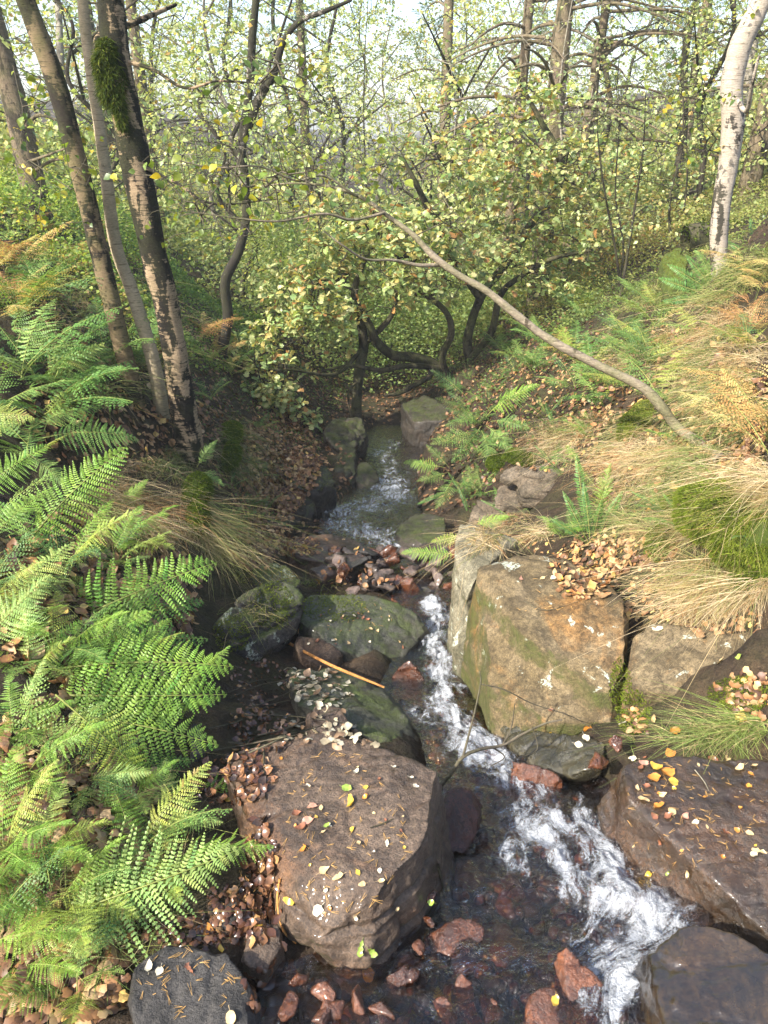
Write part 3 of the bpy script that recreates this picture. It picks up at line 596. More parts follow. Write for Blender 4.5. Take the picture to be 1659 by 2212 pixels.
# ------------------------------------------------------------------ leaf templates (x across, y along, z normal)
def leaf_template(widths, fold=.18, curl=.1, asym=0):
    k = len(widths); ts = np.linspace(0, 1, k); V = []; 
    for i, (t, w_) in enumerate(zip(ts, widths)):
        z = curl*(t-.4)**2
        V += [(-w_, t, z+fold*w_), (0, t, z), (w_, t, z+fold*w_)]
    F_ = []
    for i in range(k-1):
        a = i*3; F_ += [(a, a+1, a+4, a+3), (a+1, a+2, a+5, a+4)]
    return np.array(V, float), np.array(F_)
L_BIRCH = leaf_template([.03, .36, .40, .22, .02], .2, -.3)
L_SMALL = leaf_template([.05, .40, .03], .25, -.3)
L_OAK = leaf_template([.03, .10, .20, .13, .30, .20, .34, .14], .15, -.5)
L_OAK2 = leaf_template([.04, .24, .34, .10], .2, -.4)
def quadleaf(): return L_SMALL
def frames(dirs, ups):
    """rotation matrices whose y axis follows dirs, z near ups"""
    y = dirs/np.maximum(np.linalg.norm(dirs, axis=1, keepdims=True), 1e-9)
    x = np.cross(y, ups); x /= np.maximum(np.linalg.norm(x, axis=1, keepdims=True), 1e-9); z = np.cross(x, y)
    return np.stack([x, y, z], 2)

# ------------------------------------------------------------------ tubes and trees
def tube(pts, radii, sides=12, rough=0.0, seed=0, sub=6, cap=True):
    pts = np.array(pts, float); radii = np.array(radii, float)
    # Catmull-Rom
    n_ = len(pts); Q = []; R_ = []
    ext = np.vstack([2*pts[0]-pts[1], pts, 2*pts[-1]-pts[-2]])
    for i in range(n_-1):
        p0, p1, p2, p3 = ext[i:i+4]
        for j in range(sub):
            t = j/sub; Q.append(.5*((2*p1)+(-p0+p2)*t+(2*p0-5*p1+4*p2-p3)*t*t+(-p0+3*p1-3*p2+p3)*t**3)); R_.append(radii[i]*(1-t)+radii[i+1]*t)
    Q.append(pts[-1]); R_.append(radii[-1]); Q = np.array(Q); R_ = np.array(R_)
    T = np.gradient(Q, axis=0); T /= np.linalg.norm(T, axis=1, keepdims=True)+1e-9
    a = np.cross(T[0], [0.3, 1, .1]); a /= np.linalg.norm(a); A = []
    for t in T:
        a = a-t*np.dot(a, t); a = a/np.linalg.norm(a); A.append(a)
    A = np.array(A); B = np.cross(T, A); th = np.linspace(0, 2*np.pi, sides, endpoint=False)
    V = Q[:, None]+R_[:, None, None]*(np.cos(th)[None, :, None]*A[:, None]+np.sin(th)[None, :, None]*B[:, None]); m_ = len(Q)
    V = V.reshape(-1, 3)
    if rough > 0:
        Nn = (V-np.repeat(Q, sides, 0)); l = np.linalg.norm(Nn, axis=1, keepdims=True); q = V.copy(); q[:, 2] *= .5
        V = V+Nn*(rough*(fbm(q, .6/np.median(R_)*.5, 3, seed)+.5*fbm(q, 1.8/np.median(R_), 2, seed+5)))[:, None]
    i = np.arange(m_-1)[:, None]*sides; j = np.arange(sides)[None]; jn = (j+1) % sides
    F_ = np.stack([i+j, i+jn, i+sides+jn, i+sides+j], 2).reshape(-1, 4)
    return V, F_, Q, R_
def join(parts):
    V = []; F_ = []; o_ = 0
    for v, f in parts: V.append(v); F_.append(f+o_); o_ += len(v)
    return np.concatenate(V), np.concatenate(F_)
def edge_tubes(A, B, ra, rb, sides=4):
    """separate tapered tubes for many edges at once"""
    T = B-A; T /= np.linalg.norm(T, axis=1, keepdims=True)+1e-9; ref = np.where(np.abs(T[:, 2:3]) > .9, np.array([[1., 0, 0]]), np.array([[0., 0, 1]]))
    X = np.cross(T, ref); X /= np.linalg.norm(X, axis=1, keepdims=True)+1e-9; Yv = np.cross(T, X); th = np.linspace(0, 2*np.pi, sides, endpoint=False)
    c = np.cos(th)[None, :, None]*X[:, None]+np.sin(th)[None, :, None]*Yv[:, None]
    V = np.concatenate([A[:, None]+c*ra[:, None, None], B[:, None]+c*rb[:, None, None]], 1); n_ = len(A)
    j = np.arange(sides); jn = (j+1) % sides; f = np.stack([j, jn, jn+sides, j+sides], 1)
    return V.reshape(-1, 3), (f[None]+(np.arange(n_)*2*sides)[:, None, None]).reshape(-1, 4)
def grow(skel, skr, att, seg=.22, wob=.25, r0=.0016, pw=.47, seed=0, rmax=.03, up=.0):
    """joins every attractor to the nearest part of the growing skeleton"""
    r_ = np.random.default_rng(seed); ns = len(skel)
    cap = ns+len(att)*14+10; Pn = np.zeros((cap, 3)); par = -np.ones(cap, int); Pn[:ns] = skel; n_ = ns
    d0 = np.sqrt(((att[:, None]-skel[None])**2).sum(2)).min(1) if len(att)*ns < 4e7 else np.linalg.norm(att-skel.mean(0), axis=1)
    for ai in np.argsort(d0):
        a = att[ai]; d = ((Pn[:n_]-a)**2).sum(1); j = int(np.argmin(d)); L = math.sqrt(d[j])
        if L < .04: continue
        k = max(1, min(12, int(round(L/seg)))); s = Pn[j].copy(); prev = j; off = r_.normal(0, wob*L*.35, 3)
        for m_ in range(1, k+1):
            t = m_/k; q = s*(1-t)+a*t+off*math.sin(math.pi*t)+r_.normal(0, wob*seg*.22, 3)*(t < 1); q[2] += up*L*math.sin(math.pi*t)
            Pn[n_] = q; par[n_] = prev; prev = n_; n_ += 1
            if n_ >= cap-14: break
        if n_ >= cap-14: break
    Pn = Pn[:n_]; par = par[:n_]; tips = np.zeros(n_); haskid = np.zeros(n_, bool); haskid[par[ns:]] = True
    tips[ns:][~haskid[ns:]] = 1
    for i in range(n_-1, ns-1, -1): tips[par[i]] += tips[i]
    rr = np.minimum(r0*np.maximum(tips, 1)**pw, rmax)
    idx = np.arange(ns, n_); A = Pn[par[idx]]; B = Pn[idx]; rb = rr[idx]; ra = np.where(par[idx] >= ns, rr[par[idx]], rb*1.15)
    return A, B, ra, rb, tips[idx]
def leaves_on(A, B, tips, tmpl, size, per, cols, seed=0, maxtip=3, droop=.3, flat=.5, spread=.05, ros=False):
    r_ = np.random.default_rng(seed); m_ = tips <= maxtip; A = A[m_]; B = B[m_]; n_ = len(A)*per
    i = np.repeat(np.arange(len(A)), per); t = r_.uniform(.1, 1.05, n_)[:, None]
    if ros: t = (r_.choice([.5, 1.0], n_)+r_.normal(0, .05, n_))[:, None]
    pos = A[i]*(1-t)+B[i]*t; ed = (B-A)[i]; ed /= np.linalg.norm(ed, axis=1, keepdims=True)+1e-9
    d = r_.normal(0, 1, (n_, 3)); d[:, 2] *= .5; d = d/np.linalg.norm(d, axis=1, keepdims=True)+ed*.6; d[:, 2] -= droop
    up = np.array([0, 0, 1.])+r_.normal(0, flat, (n_, 3)); R_ = frames(d, up); dn = d/np.linalg.norm(d, axis=1, keepdims=True)
    pos = pos+dn*spread*r_.uniform(.1, 1, (n_, 1))
    S = size*r_.uniform(.4, 1.3, n_); pal = np.array([c[0] for c in cols]); w_ = np.array([c[1] for c in cols], float); w_ /= w_.sum()
    # colour drifts over the crown in patches
    nz = noise(pos, .9, seed+3); ci = r_.choice(len(pal), n_, p=w_); C_ = pal[ci]*(1+.25*nz[:, None])*r_.uniform(.75, 1.25, (n_, 1))
    return scatter_mesh(tmpl[0], tmpl[1], R_, pos, S, C_)
def tree(name, label, cat, base, trunks, att, bark, leafspec, group=None, twigbark=None, growkw=None, loc0=None, sides=14, rough=.10):
    """trunks: list of (points, radii); leafspec: None or dict"""
    root = empty(name, base, label, cat, group); b = np.array(base, float); parts = []; sk = []
    for i, (pts, rr) in enumerate(trunks):
        V, F_, Q, R_ = tube(pts, rr, sides if i == 0 else 8, rough, seed=i*7+len(pts), sub=8)
        parts.append((V-b, F_))
        sk.append(Q[R_ > 0] if i else Q[len(Q)//5:])
    nf0 = sum(len(p[1]) for p in parts)
    if att is not None and len(att):
        kw = dict(seed=len(att)); kw.update(growkw or {}); gap = kw.pop('gap', None)
        if gap is not None: ap = att*np.array([1, 1, 2.3])+b*.37; att = att[noise(ap, 1.15, 88)+.4*noise(ap, 2.9, 89) > gap]
        A, B, ra, rb, tips = grow(np.concatenate(sk), None, att, **kw)
        V, F_ = edge_tubes(A, B, ra, rb, 4); parts.append((V-b, F_))
    V, F_ = join(parts); me = mesh_np('trunk', V, F_, bark, smooth=True); me.materials.append(twigbark or bark); mi = np.zeros(len(F_), dtype=np.int32); mi[nf0:] = 1; me.polygons.foreach_set('material_index', mi); obj('trunk', me, root)
    if att is not None and len(att):
        if leafspec:
            ls = dict(leafspec); V, Fs, C_ = leaves_on(A, B, tips, ls.pop('tmpl'), ls.pop('size'), ls.pop('per'), ls.pop('cols'), **{k: v for k, v in ls.items() if k not in ('mat',)})
            obj('crown', mesh_np('crown', V-b, Fs, leafspec.get('mat', M_LEAF), C_), root)
    return root
def blob_pts(blobs, seed=0):
    """attractors inside ellipsoids given as (u, v, du, dv, y, dy, n)"""
    r_ = np.random.default_rng(seed); out = []
    for u, v, du, dv, y, dy, n_ in blobs:
        q = r_.normal(size=(n_, 3)); q /= np.linalg.norm(q, axis=1, keepdims=True); q *= r_.uniform(0, 1, (n_, 1))**.4
        for a in q: out.append(Y(u+a[0]*du, v+a[1]*dv, y+a[2]*dy))
    return np.array(out)
def world_blob(c, r, n_, seed=0):
    r_ = np.random.default_rng(seed); q = r_.normal(size=(n_, 3)); q /= np.linalg.norm(q, axis=1, keepdims=True); q *= r_.uniform(0, 1, (n_, 1))**.45
    return np.array(c)+q*np.array(r)

G_BIRCH = [((.13, .19, .03), 5), ((.22, .26, .035), 4), ((.38, .36, .04), 3), ((.08, .13, .03), 3), ((.5, .38, .04), 1)]
G_OAK = [((.28, .36, .12), 5), ((.44, .47, .19), 5), ((.18, .27, .10), 3), ((.46, .38, .12), 2.2), ((.40, .21, .07), 1.1), ((.52, .48, .22), 2)]
G_FAR = [((.38, .46, .18), 5), ((.52, .56, .25), 4), ((.27, .36, .15), 3), ((.60, .58, .22), 2), ((.46, .30, .10), .5)]
G_FARG = [((.24, .35, .17), 5), ((.34, .44, .21), 4), ((.44, .52, .23), 2)]
G_YEL = [((.54, .54, .16), 4), ((.42, .48, .14), 4), ((.30, .38, .12), 2), ((.58, .5, .16), 2)]

# --- left birches
def pts_y(lst): return [Y(u, v, y) for u, v, y in lst]
def foot(p, d=.12): q = np.array(p, float).copy(); q[2] -= d; return q
bA = pts_y([(318, 975, 5.2), (300, 900, 5.2), (262, 740, 5.2), (228, 600, 5.2), (190, 440, 5.2), (150, 280, 5.2), (108, 140, 5.2), (58, 10, 5.2), (20, -110, 5.15), (-40, -400, 5.1)])
att = np.concatenate([world_blob((-2.9, 5.4, 6.3), (1.2, 1.3, 1.6), 260, 1), blob_pts([(100, 330, 160, 220, 5.4, .7, 60)], 2)])
tree('birch_tree', 'leftmost stem of the birch trio on the left bank, olive brown bark', 'birch tree', foot(bA[0], 0), [(bA, [.085, .070, .063, .060, .059, .059, .059, .056, .048, .02])], att, B_BIRCH_M, dict(tmpl=L_BIRCH, size=.05, per=4, cols=G_BIRCH, flat=.7, droop=.5), 'birches on the left bank', B_TWIG)
bB = pts_y([(362, 985, 5.3), (352, 900, 5.3), (330, 780, 5.3), (292, 650, 5.35), (250, 530, 5.35), (232, 400, 5.35), (212, 260, 5.4), (192, 120, 5.4), (178, 0, 5.4), (170, -160, 5.4)])
bB2 = pts_y([(196, 140, 5.4), (215, 90, 5.42), (228, 40, 5.45), (235, -60, 5.5)])
tree('birch_tree', 'middle stem of the birch trio, slimmest and palest cream bark', 'birch tree', bB[0], [(bB, [.064, .053, .050, .047, .043, .040, .039, .037, .032, .018]), (bB2, [.03, .024, .02, .01])], world_blob((-2.2, 5.6, 6.2), (1.0, 1.2, 1.4), 180, 3), B_BIRCH_P, dict(tmpl=L_BIRCH, size=.05, per=4, cols=G_BIRCH, flat=.7, droop=.5), 'birches on the left bank', B_TWIG)
bC = pts_y([(408, 985, 5.1), (400, 900, 5.1), (382, 790, 5.1), (362, 670, 5.1), (335, 560, 5.1), (312, 450, 5.1), (290, 340, 5.1), (268, 220, 5.1), (248, 100, 5.1), (240, 0, 5.1), (230, -150, 5.1), (220, -400, 5.1)])
att = np.concatenate([blob_pts([(560, 230, 170, 110, 4.6, .5, 90), (480, 340, 190, 110, 4.4, .5, 110), (430, 480, 150, 60, 4.6, .4, 45), (640, 130, 110, 60, 4.7, .4, 25), (330, 380, 240, 40, 4.3, .3, 30), (600, 420, 180, 60, 4.4, .4, 30)], 5), world_blob((-1.2, 5.2, 6.6), (1.5, 1.5, 1.5), 200, 6)])
trC = tree('birch_tree', 'right hand stem of the birch trio, thickest, black and buff peeling bark', 'birch tree', bC[0], [(bC, [.125, .103, .093, .088, .087, .086, .086, .085, .080, .073, .05, .03]),
     (pts_y([(290, 350, 5.1), (380, 395, 4.9), (460, 440, 4.7), (600, 430, 4.6)]), [.012, .009, .007, .003]), (pts_y([(262, 130, 5.1), (330, 150, 5.0), (400, 190, 4.9), (470, 175, 4.8), (560, 180, 4.7)]), [.014, .011, .008, .006, .003]),
     (pts_y([(255, 140, 5.1), (210, 85, 5.1), (300, 45, 5.3), (380, 10, 5.6)]), [.02, .02, .018, .01])], att, B_BIRCH_D, dict(tmpl=L_BIRCH, size=.052, per=1, cols=G_BIRCH, maxtip=1, flat=.8, droop=.5, spread=.03), 'birches on the left bank', B_TWIG, growkw=dict(seg=.16, wob=.45, r0=.0014, rmax=.009))

# --- moss clump on the birch
def strands(P0, Nn, n_each, length, width, cols, seed=0, droop=.4, spread=.5, segs=3, lenvar=.4, tang=.5):
    r_ = np.random.default_rng(seed); P0 = np.repeat(P0, n_each, 0); Nn = np.repeat(Nn, n_each, 0); n_ = len(P0)
    L = length*r_.uniform(1-lenvar, 1+lenvar, n_); d = Nn+r_.normal(0, spread, (n_, 3)); d /= np.linalg.norm(d, axis=1, keepdims=True)
    side = np.cross(d, r_.normal(size=(n_, 3))); side /= np.linalg.norm(side, axis=1, keepdims=True)+1e-9
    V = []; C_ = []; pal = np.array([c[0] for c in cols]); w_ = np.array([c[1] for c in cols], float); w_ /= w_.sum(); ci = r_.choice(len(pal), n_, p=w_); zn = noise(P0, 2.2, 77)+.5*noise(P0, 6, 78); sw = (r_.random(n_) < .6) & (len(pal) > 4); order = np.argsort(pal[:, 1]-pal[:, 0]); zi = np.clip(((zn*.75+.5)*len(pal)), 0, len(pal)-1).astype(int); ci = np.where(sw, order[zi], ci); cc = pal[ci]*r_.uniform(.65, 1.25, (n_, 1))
    hd = r_.normal(0, 1, (n_, 3)); hd[:, 2] = 0; hd = hd*tang+d*np.array([1, 1, 0])*1.0
    dr = droop*r_.uniform(.1, 1.9, n_); wv = r_.uniform(.45, 1.9, n_)[:, None]; kd = r_.normal(0, .8, (n_, 3)); kd[:, 2] = -np.abs(kd[:, 2])*.7; kinkf = (r_.random(n_) < .45)[:, None]*1.0
    for k in range(segs+1):
        t = k/segs; p = P0+d*(L*t)[:, None]+hd*(L*dr*t*t*.55)[:, None]; p[:, 2] -= L*dr*t*t*t*1.0
        wd = (width*(1-t**1.5*.9))*wv; p = p+kd*(L*max(0, t-.35))[:, None]*kinkf if segs > 3 else p
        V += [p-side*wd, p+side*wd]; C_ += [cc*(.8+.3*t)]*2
    V = np.stack(V, 1); C_ = np.stack(C_, 1); m_ = 2*(segs+1)
    f = np.array([(2*k, 2*k+1, 2*k+3, 2*k+2) for k in range(segs)]); Fs = (f[None]+(np.arange(n_)*m_)[:, None, None]).reshape(-1, 4)
    return V.reshape(-1, 3), Fs, C_.reshape(-1, 3)
G_MOSS = [((.09, .14, .012), 4), ((.14, .19, .015), 3), ((.05, .08, .01), 3), ((.20, .24, .03), 1)]
G_MOSSB = [((.12, .165, .015), 4), ((.17, .21, .025), 3), ((.08, .11, .012), 2), ((.24, .26, .05), 1.5), ((.20, .15, .05), .8)]
def ellipsoid_pts(c, r, n_, seed=0, lower=-1):
    r_ = np.random.default_rng(seed); d = r_.normal(size=(n_, 3)); d /= np.linalg.norm(d, axis=1, keepdims=True); d = d[d[:, 2] > lower]
    p = np.array(c)+d*np.array(r); nn_ = d/np.array(r); nn_ /= np.linalg.norm(nn_, axis=1, keepdims=True)
    b = 1+.18*noise(p, 9, seed); return np.array(c)+(p-np.array(c))*b[:, None], nn_
mp, mn = [], []
for (u, v, rx, rz) in [(234, 115, .045, .07), (224, 150, .05, .10), (243, 172, .065, .08), (236, 200, .045, .07), (258, 225, .035, .08), (266, 252, .018, .07)]:
    a, b_ = ellipsoid_pts(Y(u, v, 5.03), (rx, .075, rz), 1000, int(u+v)); mp.append(a); mn.append(b_)
mp = np.concatenate(mp); mn = np.concatenate(mn); V, Fs, C_ = strands(mp, mn*.8+np.array([0, 0, -.15]), 3, .020, .0026, [((.06, .09, .012), 4), ((.09, .12, .015), 3), ((.035, .055, .01), 3), ((.15, .16, .03), 1)], 3, .6, spread=.9, tang=1.0)
obj('moss', mesh_np('moss', V-np.array(bC[0]), Fs, M_MOSS, C_), trC)

# --- dark forked tree behind
bD = pts_y([(462, 830, 9), (478, 760, 9), (492, 690, 9), (486, 610, 9), (515, 545, 9), (532, 470, 9), (528, 390, 9), (522, 320, 9), (538, 200, 9), (545, 80, 9), (556, -40, 9), (560, -200, 9)])
bD2 = pts_y([(526, 300, 9), (560, 215, 8.9), (592, 160, 8.8), (612, 90, 8.8), (650, 45, 8.8), (700, 25, 8.7), (760, 0, 8.7)])
bD3 = pts_y([(524, 350, 9), (500, 300, 9.1), (560, 200, 9.3), (600, 90, 9.5), (640, -30, 9.6)])
att = blob_pts([(560, 120, 230, 150, 9, 1.4, 260), (420, 300, 200, 200, 9, 1.5, 200), (650, 300, 200, 150, 9, 1.2, 160)], 8)
tree('birch_tree', 'slender dark forked birch behind the trio, beside the oak', 'birch tree', bD[0], [(bD, [.085, .07, .062, .058, .055, .05, .05, .048, .042, .04, .035, .02]), (bD2, [.045, .042, .038, .034, .028, .022, .014]), (bD3, [.03, .025, .02, .018, .01])], att,
     barkmat('bark_birch_far', (.34, .30, .25), (.03, .026, .02), (.05, .04, .03), thresh=.40, green=.2, bump=.6), dict(tmpl=L_SMALL, size=.06, per=4, cols=G_FAR, maxtip=2, flat=.7), None, B_DARK, growkw=dict(gap=-.1, seg=.3, rmax=.012))
# --- white birch on the right
bE = pts_y([(1585, 665, 6.8), (1562, 620, 6.8), (1552, 560, 6.8), (1556, 460, 6.8), (1572, 360, 6.8), (1582, 270, 6.8), (1580, 190, 6.8), (1600, 100, 6.8), (1632, 30, 6.8), (1668, -60, 6.8), (1700, -250, 6.9)])
att = np.concatenate([blob_pts([(1480, 230, 130, 140, 6.9, .8, 60), (1600, -100, 200, 120, 7, 1, 60)], 11)])
tree('birch_tree', 'white barked birch leaning over the right bank', 'birch tree', bE[0], [(bE, [.095, .078, .074, .080, .082, .084, .080, .078, .070, .06, .04]), (pts_y([(1582, 200, 6.8), (1612, 240, 6.6), (1625, 180, 6.4), (1640, 120, 6.3)]), [.02, .018, .014, .008])], att, B_BIRCH_W, dict(tmpl=L_BIRCH, size=.05, per=3, cols=G_BIRCH, flat=.7), None, B_DARK, growkw=dict(rmax=.01))
# --- leaning bare sapling
pF = [(1560, 1000, 3.9), (1530, 970, 4.0), (1465, 925, 4.1), (1430, 880, 4.15), (1395, 842, 4.2), (1340, 812, 4.25), (1290, 788, 4.3), (1220, 752, 4.35), (1170, 722, 4.4), (1105, 672, 4.45), (1050, 628, 4.5), (985, 590, 4.55), (935, 552, 4.6), (890, 505, 4.65), (845, 472, 4.7), (790, 432, 4.75), (720, 405, 4.8), (640, 396, 4.85), (560, 402, 4.9)]
pF = [(u, v, min(y, (hit(u, v)[0].y if hit(u, v) else 99)-(-.03 if i < 2 else .10))) for i, (u, v, y) in enumerate(pF)]; lf = pts_y(pF); rf = [.036, .032, .027, .030, .027, .028, .024, .026, .023, .024, .021, .019, .020, .015, .013, .011, .009, .006, .003]
l2 = pts_y([(950, 572, 4.6), (905, 573, 4.55), (850, 562, 4.5), (790, 560, 4.4), (740, 530, 4.3), (700, 500, 4.3)]); l3 = pts_y([(830, 460, 4.7), (760, 475, 4.6), (700, 462, 4.5), (600, 478, 4.4), (500, 470, 4.3), (400, 455, 4.2)])
l4 = pts_y([(770, 424, 4.75), (700, 380, 4.7), (640, 390, 4.6), (560, 360, 4.5), (460, 362, 4.4), (360, 340, 4.3)])
att = blob_pts([(620, 400, 200, 70, 4.7, .5, 70), (560, 470, 170, 60, 4.6, .4, 45), (760, 350, 170, 90, 4.7, .4, 40), (960, 450, 90, 80, 4.6, .4, 12), (440, 400, 100, 60, 4.5, .4, 30)], 15)
tree('leaning_tree', 'bare leaning tree reaching from the right bank across the ravine', 'tree', lf[0], [(lf, rf), (l2, [.013, .011, .009, .007, .005, .003]), (l3, [.009, .008, .007, .006, .004, .002]), (l4, [.008, .007, .006, .005, .004, .002])], att, B_LEAN,
     dict(tmpl=L_BIRCH, size=.055, per=1, cols=G_BIRCH, maxtip=1, flat=.8, spread=.03), None, B_TWIG, growkw=dict(seg=.13, wob=.5, r0=.0014, rmax=.007))
# --- oaks over the stream
o1 = pts_y([(772, 930, 10), (770, 880, 10), (776, 800, 10), (786, 745, 10), (778, 690, 9.9), (766, 650, 9.8), (772, 600, 9.8), (800, 540, 9.8)])
o1b = pts_y([(790, 740, 10), (840, 690, 9.9), (858, 640, 9.8), (850, 600, 9.6), (900, 560, 9.4)])
att = blob_pts([(600, 760, 110, 90, 9.2, .5, 150), (600, 850, 90, 45, 8.8, .35, 110), (700, 700, 110, 80, 9.4, .7, 130), (560, 830, 60, 50, 8.8, .3, 50), (650, 600, 100, 70, 9.8, .8, 90), (660, 890, 35, 40, 8.8, .2, 30)], 21)
OAKK = dict(tmpl=L_OAK, size=.098, ros=True, per=7, cols=G_OAK, maxtip=2, flat=.45, droop=.05, spread=.03)
tree('oak_tree', 'dark slim oak stem at the waterside with low pale leaf sprays', 'oak tree', o1[0], [(o1, [.09, .08, .072, .066, .06, .05, .04, .02]), (o1b, [.045, .035, .03, .024, .01]),
     (pts_y([(776, 760, 10), (740, 800, 9.6), (700, 810, 9.3), (640, 800, 9.0), (580, 800, 8.8)]), [.03, .026, .022, .018, .01]), (pts_y([(775, 820, 10), (752, 850, 9.8), (758, 900, 9.7)]), [.02, .015, .01])], att, B_OAK, OAKK, 'oaks over the stream', B_DARK, growkw=dict(gap=-.25, seg=.2, wob=.5, r0=.0022, rmax=.018, pw=.5))
o2 = pts_y([(1000, 880, 10.6), (985, 850, 10.6), (968, 815, 10.5), (935, 785, 10.4), (890, 772, 10.2), (845, 765, 10.0), (812, 735, 9.9), (797, 700, 9.8), (778, 665, 9.7), (750, 640, 9.5)])
o2b = pts_y([(968, 815, 10.5), (955, 770, 10.3), (975, 720, 10.2), (960, 670, 10.2), (900, 620, 10.2), (860, 560, 10.2), (820, 480, 10.2)])
o2c = pts_y([(995, 870, 10.6), (1015, 800, 10.7), (1010, 730, 10.8), (1040, 640, 10.9), (1100, 560, 11), (1150, 480, 11), (1210, 390, 11), (1205, 330, 11), (1170, 265, 11), (1130, 190, 11)])
o2d = pts_y([(1012, 780, 10.7), (1060, 720, 10.6), (1080, 640, 10.5), (1120, 600, 10.4), (1190, 560, 10.3), (1280, 540, 10.2)])
o2e = pts_y([(930, 783, 10.4), (930, 810, 10.2), (900, 830, 10.0), (860, 850, 9.8), (830, 855, 9.6)]); o2f = pts_y([(950, 795, 10.4), (880, 790, 10.1), (820, 800, 9.9), (760, 790, 9.7), (700, 800, 9.6)])
o2g = pts_y([(1040, 650, 10.9), (980, 560, 10.8), (940, 480, 10.6), (900, 400, 10.5), (870, 340, 10.4)])
att = blob_pts([(900, 540, 260, 100, 9.8, .9, 430), (1150, 310, 220, 120, 11, 1.1, 420), (930, 400, 220, 130, 10.6, 1.2, 400), (1180, 490, 220, 100, 10.6, 1.0, 400), (1080, 210, 180, 60, 11, .8, 130), (850, 620, 160, 50, 9.5, .8, 120), (1100, 620, 150, 45, 10.2, .6, 110), (1280, 380, 120, 130, 10.8, .9, 160), (760, 520, 170, 110, 10, 1, 210), (700, 620, 150, 80, 9.5, .6, 120), (1260, 520, 110, 60, 10, .7, 80)], 22)
tree('oak_tree', 'broad low oak with twisting mossy limbs and yellow green leaves, centre', 'oak tree', o2[0], [(o2, [.12, .09, .08, .075, .07, .065, .06, .05, .04, .03]), (o2b, [.06, .05, .045, .04, .035, .03, .02]), (o2c, [.08, .07, .065, .06, .06, .055, .055, .05, .04, .02]), (o2d, [.055, .05, .045, .04, .03, .02]),
      (o2e, [.05, .045, .035, .03, .015]), (o2f, [.045, .04, .035, .025, .012]), (o2g, [.06, .05, .045, .035, .02])], att, B_OAK, dict(OAKK, per=7), 'oaks over the stream', B_DARK, growkw=dict(gap=-.16, seg=.25, wob=.5, r0=.0024, rmax=.022, pw=.5))

# --- pines
pL = pts_y([(112, 560, 9.3), (98, 500, 9.3), (72, 400, 9.3), (46, 280, 9.3), (18, 170, 9.3), (-5, 90, 9.3), (-40, -40, 9.3), (-90, -300, 9.3)])
tree('pine_tree', 'thick straight pine trunk at the left edge', 'pine tree', pL[0], [(pL, [.17, .15, .135, .13, .125, .12, .115, .10]), (pts_y([(45, 290, 9.3), (80, 250, 9.1), (130, 262, 9)]), [.03, .02, .01]), (pts_y([(60, 350, 9.3), (90, 340, 9), (170, 310, 8.9)]), [.02, .015, .008]), (pts_y([(66, 375, 9.3), (120, 345, 9), (180, 350, 8.9)]), [.02, .015, .008])],
     blob_pts([(90, 150, 130, 150, 9.3, 1, 60), (60, 300, 120, 100, 9.2, .8, 30)], 31), B_PINE, None, 'pines', B_TWIG, sides=18, growkw=dict(wob=.6, rmax=.012))
def needle_cols(): return [((.06, .12, .05), 4), ((.09, .16, .06), 3), ((.12, .16, .07), 2), ((.16, .15, .07), 1)]
def pine(u, v0, y, r, label, lean=0, top=-300, dead=True, seed=0, nb=120, green=False):
    zb = gz1(float(Y(u, 300, y)[0]), y); b = Y(u, 300, y); b[2] = zb-.1; pts = [b, b+np.array([0, 0, .5])]; H = Y(u, top, y)[2]
    for k in range(1, 7): pts.append(np.array([b[0]+lean*k/6, y, b[2]+.5+(H-b[2]-.5)*k/6]))
    rr = np.linspace(r*1.15, r*.6, len(pts)); r_ = np.random.default_rng(seed); tr = [(pts, rr)]; att = []
    for k in range(nb//10):
        z = r_.uniform(max(zb+1.5, 1.0), min(H, 8)) if y > 15 else r_.uniform(1.8, 5.2); a = r_.uniform(0, 6.28); L = r_.uniform(.9, 2.6); f_ = (z-b[2])/(H-b[2]); x0 = b[0]+lean*f_
        d = np.array([math.cos(a), math.sin(a)*.8, r_.uniform(-.25, .25)]); p0 = np.array([x0, y, z]); tr.append(([p0, p0+d*L*.4+np.array([0, 0, .1]), p0+d*L*.75, p0+d*L+np.array([0, 0, -.15])], [.028, .022, .016, .008]))
        att += [p0+d*L*r_.uniform(.3, 1.15)+r_.normal(0, .3, 3) for _ in range(10)]
    return tree('pine_tree', label, 'pine tree', b, tr, np.array(att), B_PINE, dict(tmpl=leaf_template([.02, .06, .02], 0, -.1), size=.12, per=26, cols=needle_cols(), maxtip=2, flat=1.5, droop=0, mat=M_FAR) if green else None, 'pines', B_PALE if dead else B_TWIG, growkw=dict(wob=.7, seg=.22, r0=.003, rmax=.012), sides=14)
pine(1193, 300, 12.6, .165, 'straight pine trunk with bare dead branches rising behind the oak', nb=420, seed=41)
pine(1112, 300, 13.6, .10, 'thinner pine behind the oak, left of the big bare pine', nb=300, seed=42, lean=.1)
pine(1250, 300, 13.8, .09, 'slim pine right of the big bare pine', nb=260, seed=43, lean=.3)
pine(320, 300, 18, .14, 'reddish pine trunk seen past the birch trio', nb=100, seed=44)
pine(1640, 300, 12.5, .14, 'mossy pale trunk behind the white birch', nb=60, seed=45, lean=.1)
pine(960, 300, 20, .15, 'pine with dark needle clusters at the top of the frame', nb=200, seed=46, green=True)
pine(660, 300, 24, .15, 'distant green pine left of the oak', nb=260, seed=47, green=True)
pine(230, 300, 22, .16, 'distant green pine behind the birch trio', nb=260, seed=48, green=True)
pine(1480, 300, 22, .15, 'distant green pine on the right slope', nb=220, seed=49, green=True)
